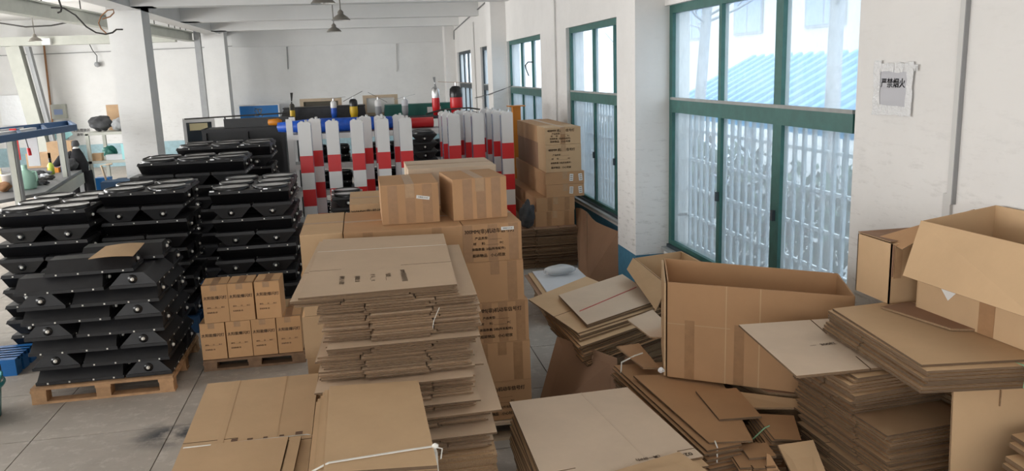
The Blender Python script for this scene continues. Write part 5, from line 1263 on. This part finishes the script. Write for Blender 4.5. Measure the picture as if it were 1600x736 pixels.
for i, (px, py, m, r) in enumerate(((64, 285, 'cable', .10), (70, 279, 'foam', .10), (62, 276, 'darkgrey', .12), (74, 274, 'grey', .10), (56, 281, 'foam', .09), (68, 289, 'darkgrey', .10), (78, 281, 'cable', .09))):
    pos = [(-5.396, 14.885, 0.9), (-5.541, 15.48, 0.9), (-5.757, 15.862, 0.9), (-5.683, 16.02, 0.9), (-5.638, 15.345, 0.9), (-5.213, 14.471, 0.9), (-5.369, 15.22, 0.9)][i]
    crumpled('wire_heap', pos, r, m, ['dark wire heap nearest the mint bottle on the workbench', 'white scrap heap in the middle of the workbench', 'dark grey scrap heap behind the mint bottle', 'grey scrap heap farthest back among the workbench clutter', 'white scrap heap directly behind the mint bottle', 'dark grey scrap heap at the near edge of the workbench', 'black wire heap by the yellow green bottle'][i], 'scrap', (1.1, .9, .5), 30+i, .45)['group'] = 'wire heaps on the workbench'
crumpled('copper_coils', (-5.547, 13.781, 0.9), .15, 'copper', 'brown heap of coils at the left edge of the workbench', 'scrap', (1, .8, .6), 44, .4)
tag(MB().box(0, .42, 0, .02, 0, .32, 'pinkpaper').build('paper_sheet', None, (-6.05, 14.0, .93)), 'yellow paper hung at the left edge by the workbench', 'paper')
def carton_small(lb, p, sx, sy, sz, m='card'):
    t = thing('carton', lb, 'carton', p); MB().box(-sx/2, sx/2, 0, sy, 0, sz, m).build('body', t); MB().box(-.03, .03, -.001, sy, sz, sz+.001, 'tape').build('packing_tape', t); return t
# table with open boards behind the bench
t = thing('side_table', 'grey side table behind the workbench with cardboard boxes', 'table', (-6.9, 18.6, 0)); MB().box(-1.3, 1.1, -.4, .4, .78, .82, 'bench').build('tabletop', t)
for x in (-1.2, 1.0): MB().box(x-.04, x+.04, -.3, .3, 0, .7795, 'grey').build('leg', t)
carton_small('wide low cardboard box on the side table', (-6.683, 18.5, 0.862)[:2]+(.821,), .48, .4, .30, 'skinwood'); carton_small('tall cardboard box on the side table, right of the post', (-6.256, 18.5, 0.798)[:2]+(.821,), .48, .35, .52, 'skinwood')
MBt = MB().box(-.05, .05, -.02, .0, 0, .5, 'red'); tag(MBt.build('red_cloth', None, (-5.436, 14.2, 1.352)), 'red cloth hanging from the blue overhead frame', 'cloth')
tag(MB().box(-.09, .09, -.02, 0, -.5, 0, 'foam').build('hanging_bag', None, (-5.34, 14.6, 1.707)), 'pale bag hanging from the blue overhead frame', 'bag')
t = thing('hook_tool', 'red hand tool hanging from the blue overhead frame', 'tool', (-5.349, 14.4, 1.68)); MB().tube([(0, 0, 0), (.02, 0, -.16)], .008, 'cable', 5).build('cord', t); MB().tube([(.02, 0, -.16), (.03, 0, -.28)], .028, 'red', 8).build('grip', t)
t = thing('wall_fan', 'pale aqua fan on the back wall right of the overhead frame', 'fan', (-8.76, 26.2, 0.961))
for k in range(3):
    a = R_(30+120*k); MB().bar((.05*math.cos(a), 0, .05*math.sin(a)), (.34*math.cos(a), -.03, .34*math.sin(a)), .02, .18, 'aqua', up=(-math.sin(a), 0, math.cos(a))).build('fan_blade', t)
MB().lathe([(0, -.1), (.08, -.08), (.08, .3), (0, .3)], 'aqua', 12, axis='y').build('hub', t); MB().box(-.05, .05, .3, .48, -.05, .05, 'grey').build('mount', t)

# shelf rack with odds and ends
t = thing('utility_shelf', 'pale steel shelf unit full of odds and ends beside the left column', 'shelf', (-4.82, 17.3, 0))
for x in (-.43, .40):
    for y in (-.3, .75): MB().box(x, x+.06, y-.03, y+.03, 0, 1.56, 'steel_green').build('upright', t)
for z in (.30, .98, 1.53): MB().box(-.45, .48, -.33, .8, z, z+.05, 'steel_green').build('shelf', t)
shelf_stuff = [(-.30, 1.031, .18, .16, .14, 'skinwood', 'plywood coloured box on the middle shelf of the shelf unit'), (.28, 1.031, .22, .2, .30, 'aqua', 'pale blue box on the middle shelf of the shelf unit'),
               (.02, 1.031, .30, .2, .10, 'foam', 'white flat box on the middle shelf of the shelf unit'), (-.25, .351, .26, .2, .34, 'blue_sheet', 'blue crate on the lower shelf of the shelf unit'), (.12, .351, .24, .2, .30, 'blue_dark', 'dark blue crate on the lower shelf of the shelf unit')]
for x, z, sx, sy, sz, m, lb in shelf_stuff:
    t = thing('storage_box', lb, 'box', (-4.82+x, 17.05, z)); MB().box(-sx/2, sx/2, 0, sy, 0, sz-.02, m).build('body', t); MB().box(-sx/2-.005, sx/2+.005, -.005, sy+.005, sz-.02, sz, m).build('lid', t)
crumpled('green_bag', (-4.98, 17.45, 1.031), .15, 'green_sheet', 'green bag on the middle shelf of the shelf unit', 'bag', (1, .8, 1), 13)
crumpled('cloth_heap', (-5.03, 17.3, 1.581), .19, 'darkgrey', 'dark cloth heap on top of the shelf unit, left', 'cloth', (1.3, 1, .9), 14)
crumpled('cloth_heap', (-4.68, 17.22, 1.581), .15, 'grey', 'grey cloth bag on top of the shelf unit, middle', 'cloth', (1, 1, 1.0), 15)
crumpled('cloth_heap', (-4.42, 17.32, 1.581), .13, 'brownpanel', 'brownish cloth heap on top of the shelf unit, right', 'cloth', (1, 1, 1.1), 16)
carton_small('brown carton standing upright on top of the shelf unit', (-4.82, 17.66, 1.581), .36, .12, .50, 'skinwood')
t = thing('storage_box', 'dark blue tray on top of the shelf unit beside the column', 'box', (-4.42, 17.75, 1.581)); MB().box(-.17, .17, -.1, .2, 0, .24, 'darkgrey').build('body', t); MB().box(-.18, .18, -.11, .21, .24, .27, 'blue_frame').build('lid', t)
# dark jacket on a stand
t = thing('draped_jacket', 'black jacket and trousers draped over a low stand left of the shelf unit', 'clothing', (-5.42, 16.9, 0))
MB().tube([(0, 0, 0), (0, 0, 1.38)], .02, 'grey', 6).build('stand', t)
MB().tube([(0, 0, 1.30), (.0, 0, 1.18), (.03, 0, 1.0), (.03, 0, .85)], [.06, .12, .15, .145], 'darkcloth', 12).build('jacket', t)
MB().tube([(-.08, 0, 1.2), (-.28, -.02, 1.12), (-.40, -.05, .98)], [.07, .075, .06], 'darkcloth', 10).build('sleeve', t)
MB().tube([(-.06, 0, .86), (-.08, 0, .5), (-.09, 0, .05)], [.10, .09, .08], 'darkcloth', 10).build('trouser_leg', t); MB().tube([(.13, 0, .86), (.16, 0, .5), (.17, 0, .05)], [.10, .09, .08], 'darkcloth', 10).build('trouser_leg', t)
MB().lathe([(.05, 1.28), (.06, 1.31), (.03, 1.34)], 'label', 10).build('collar', t); MB().lathe([(.065, 1.34), (.075, 1.38), (.05, 1.45), (0, 1.46)], 'darkgrey', 10).build('cap', t)
# folded trolley in front of the shelf
t = thing('hand_cart', 'dark blue hand cart with wheels in front of the shelf unit', 'cart', (-4.55, 16.2, 0))
MB().box(-.25, .25, -.2, .2, .5, .72, 'blue_dark').build('bin', t)
for x in (-.2, .2): MB().lathe([(0, -.03), (.17, -.03), (.17, .03), (0, .03)], 'rubber', 14, (x, -.22, .17), 'y').build('wheel', t); MB().box(x-.02, x+.02, -.19, -.15, .17, .5, 'grey').build('strut', t)
MB().tube([(-.2, .15, .5), (-.3, .15, 1.0), (-.1, .15, 1.02)], .02, 'lightwood').build('handle', t)
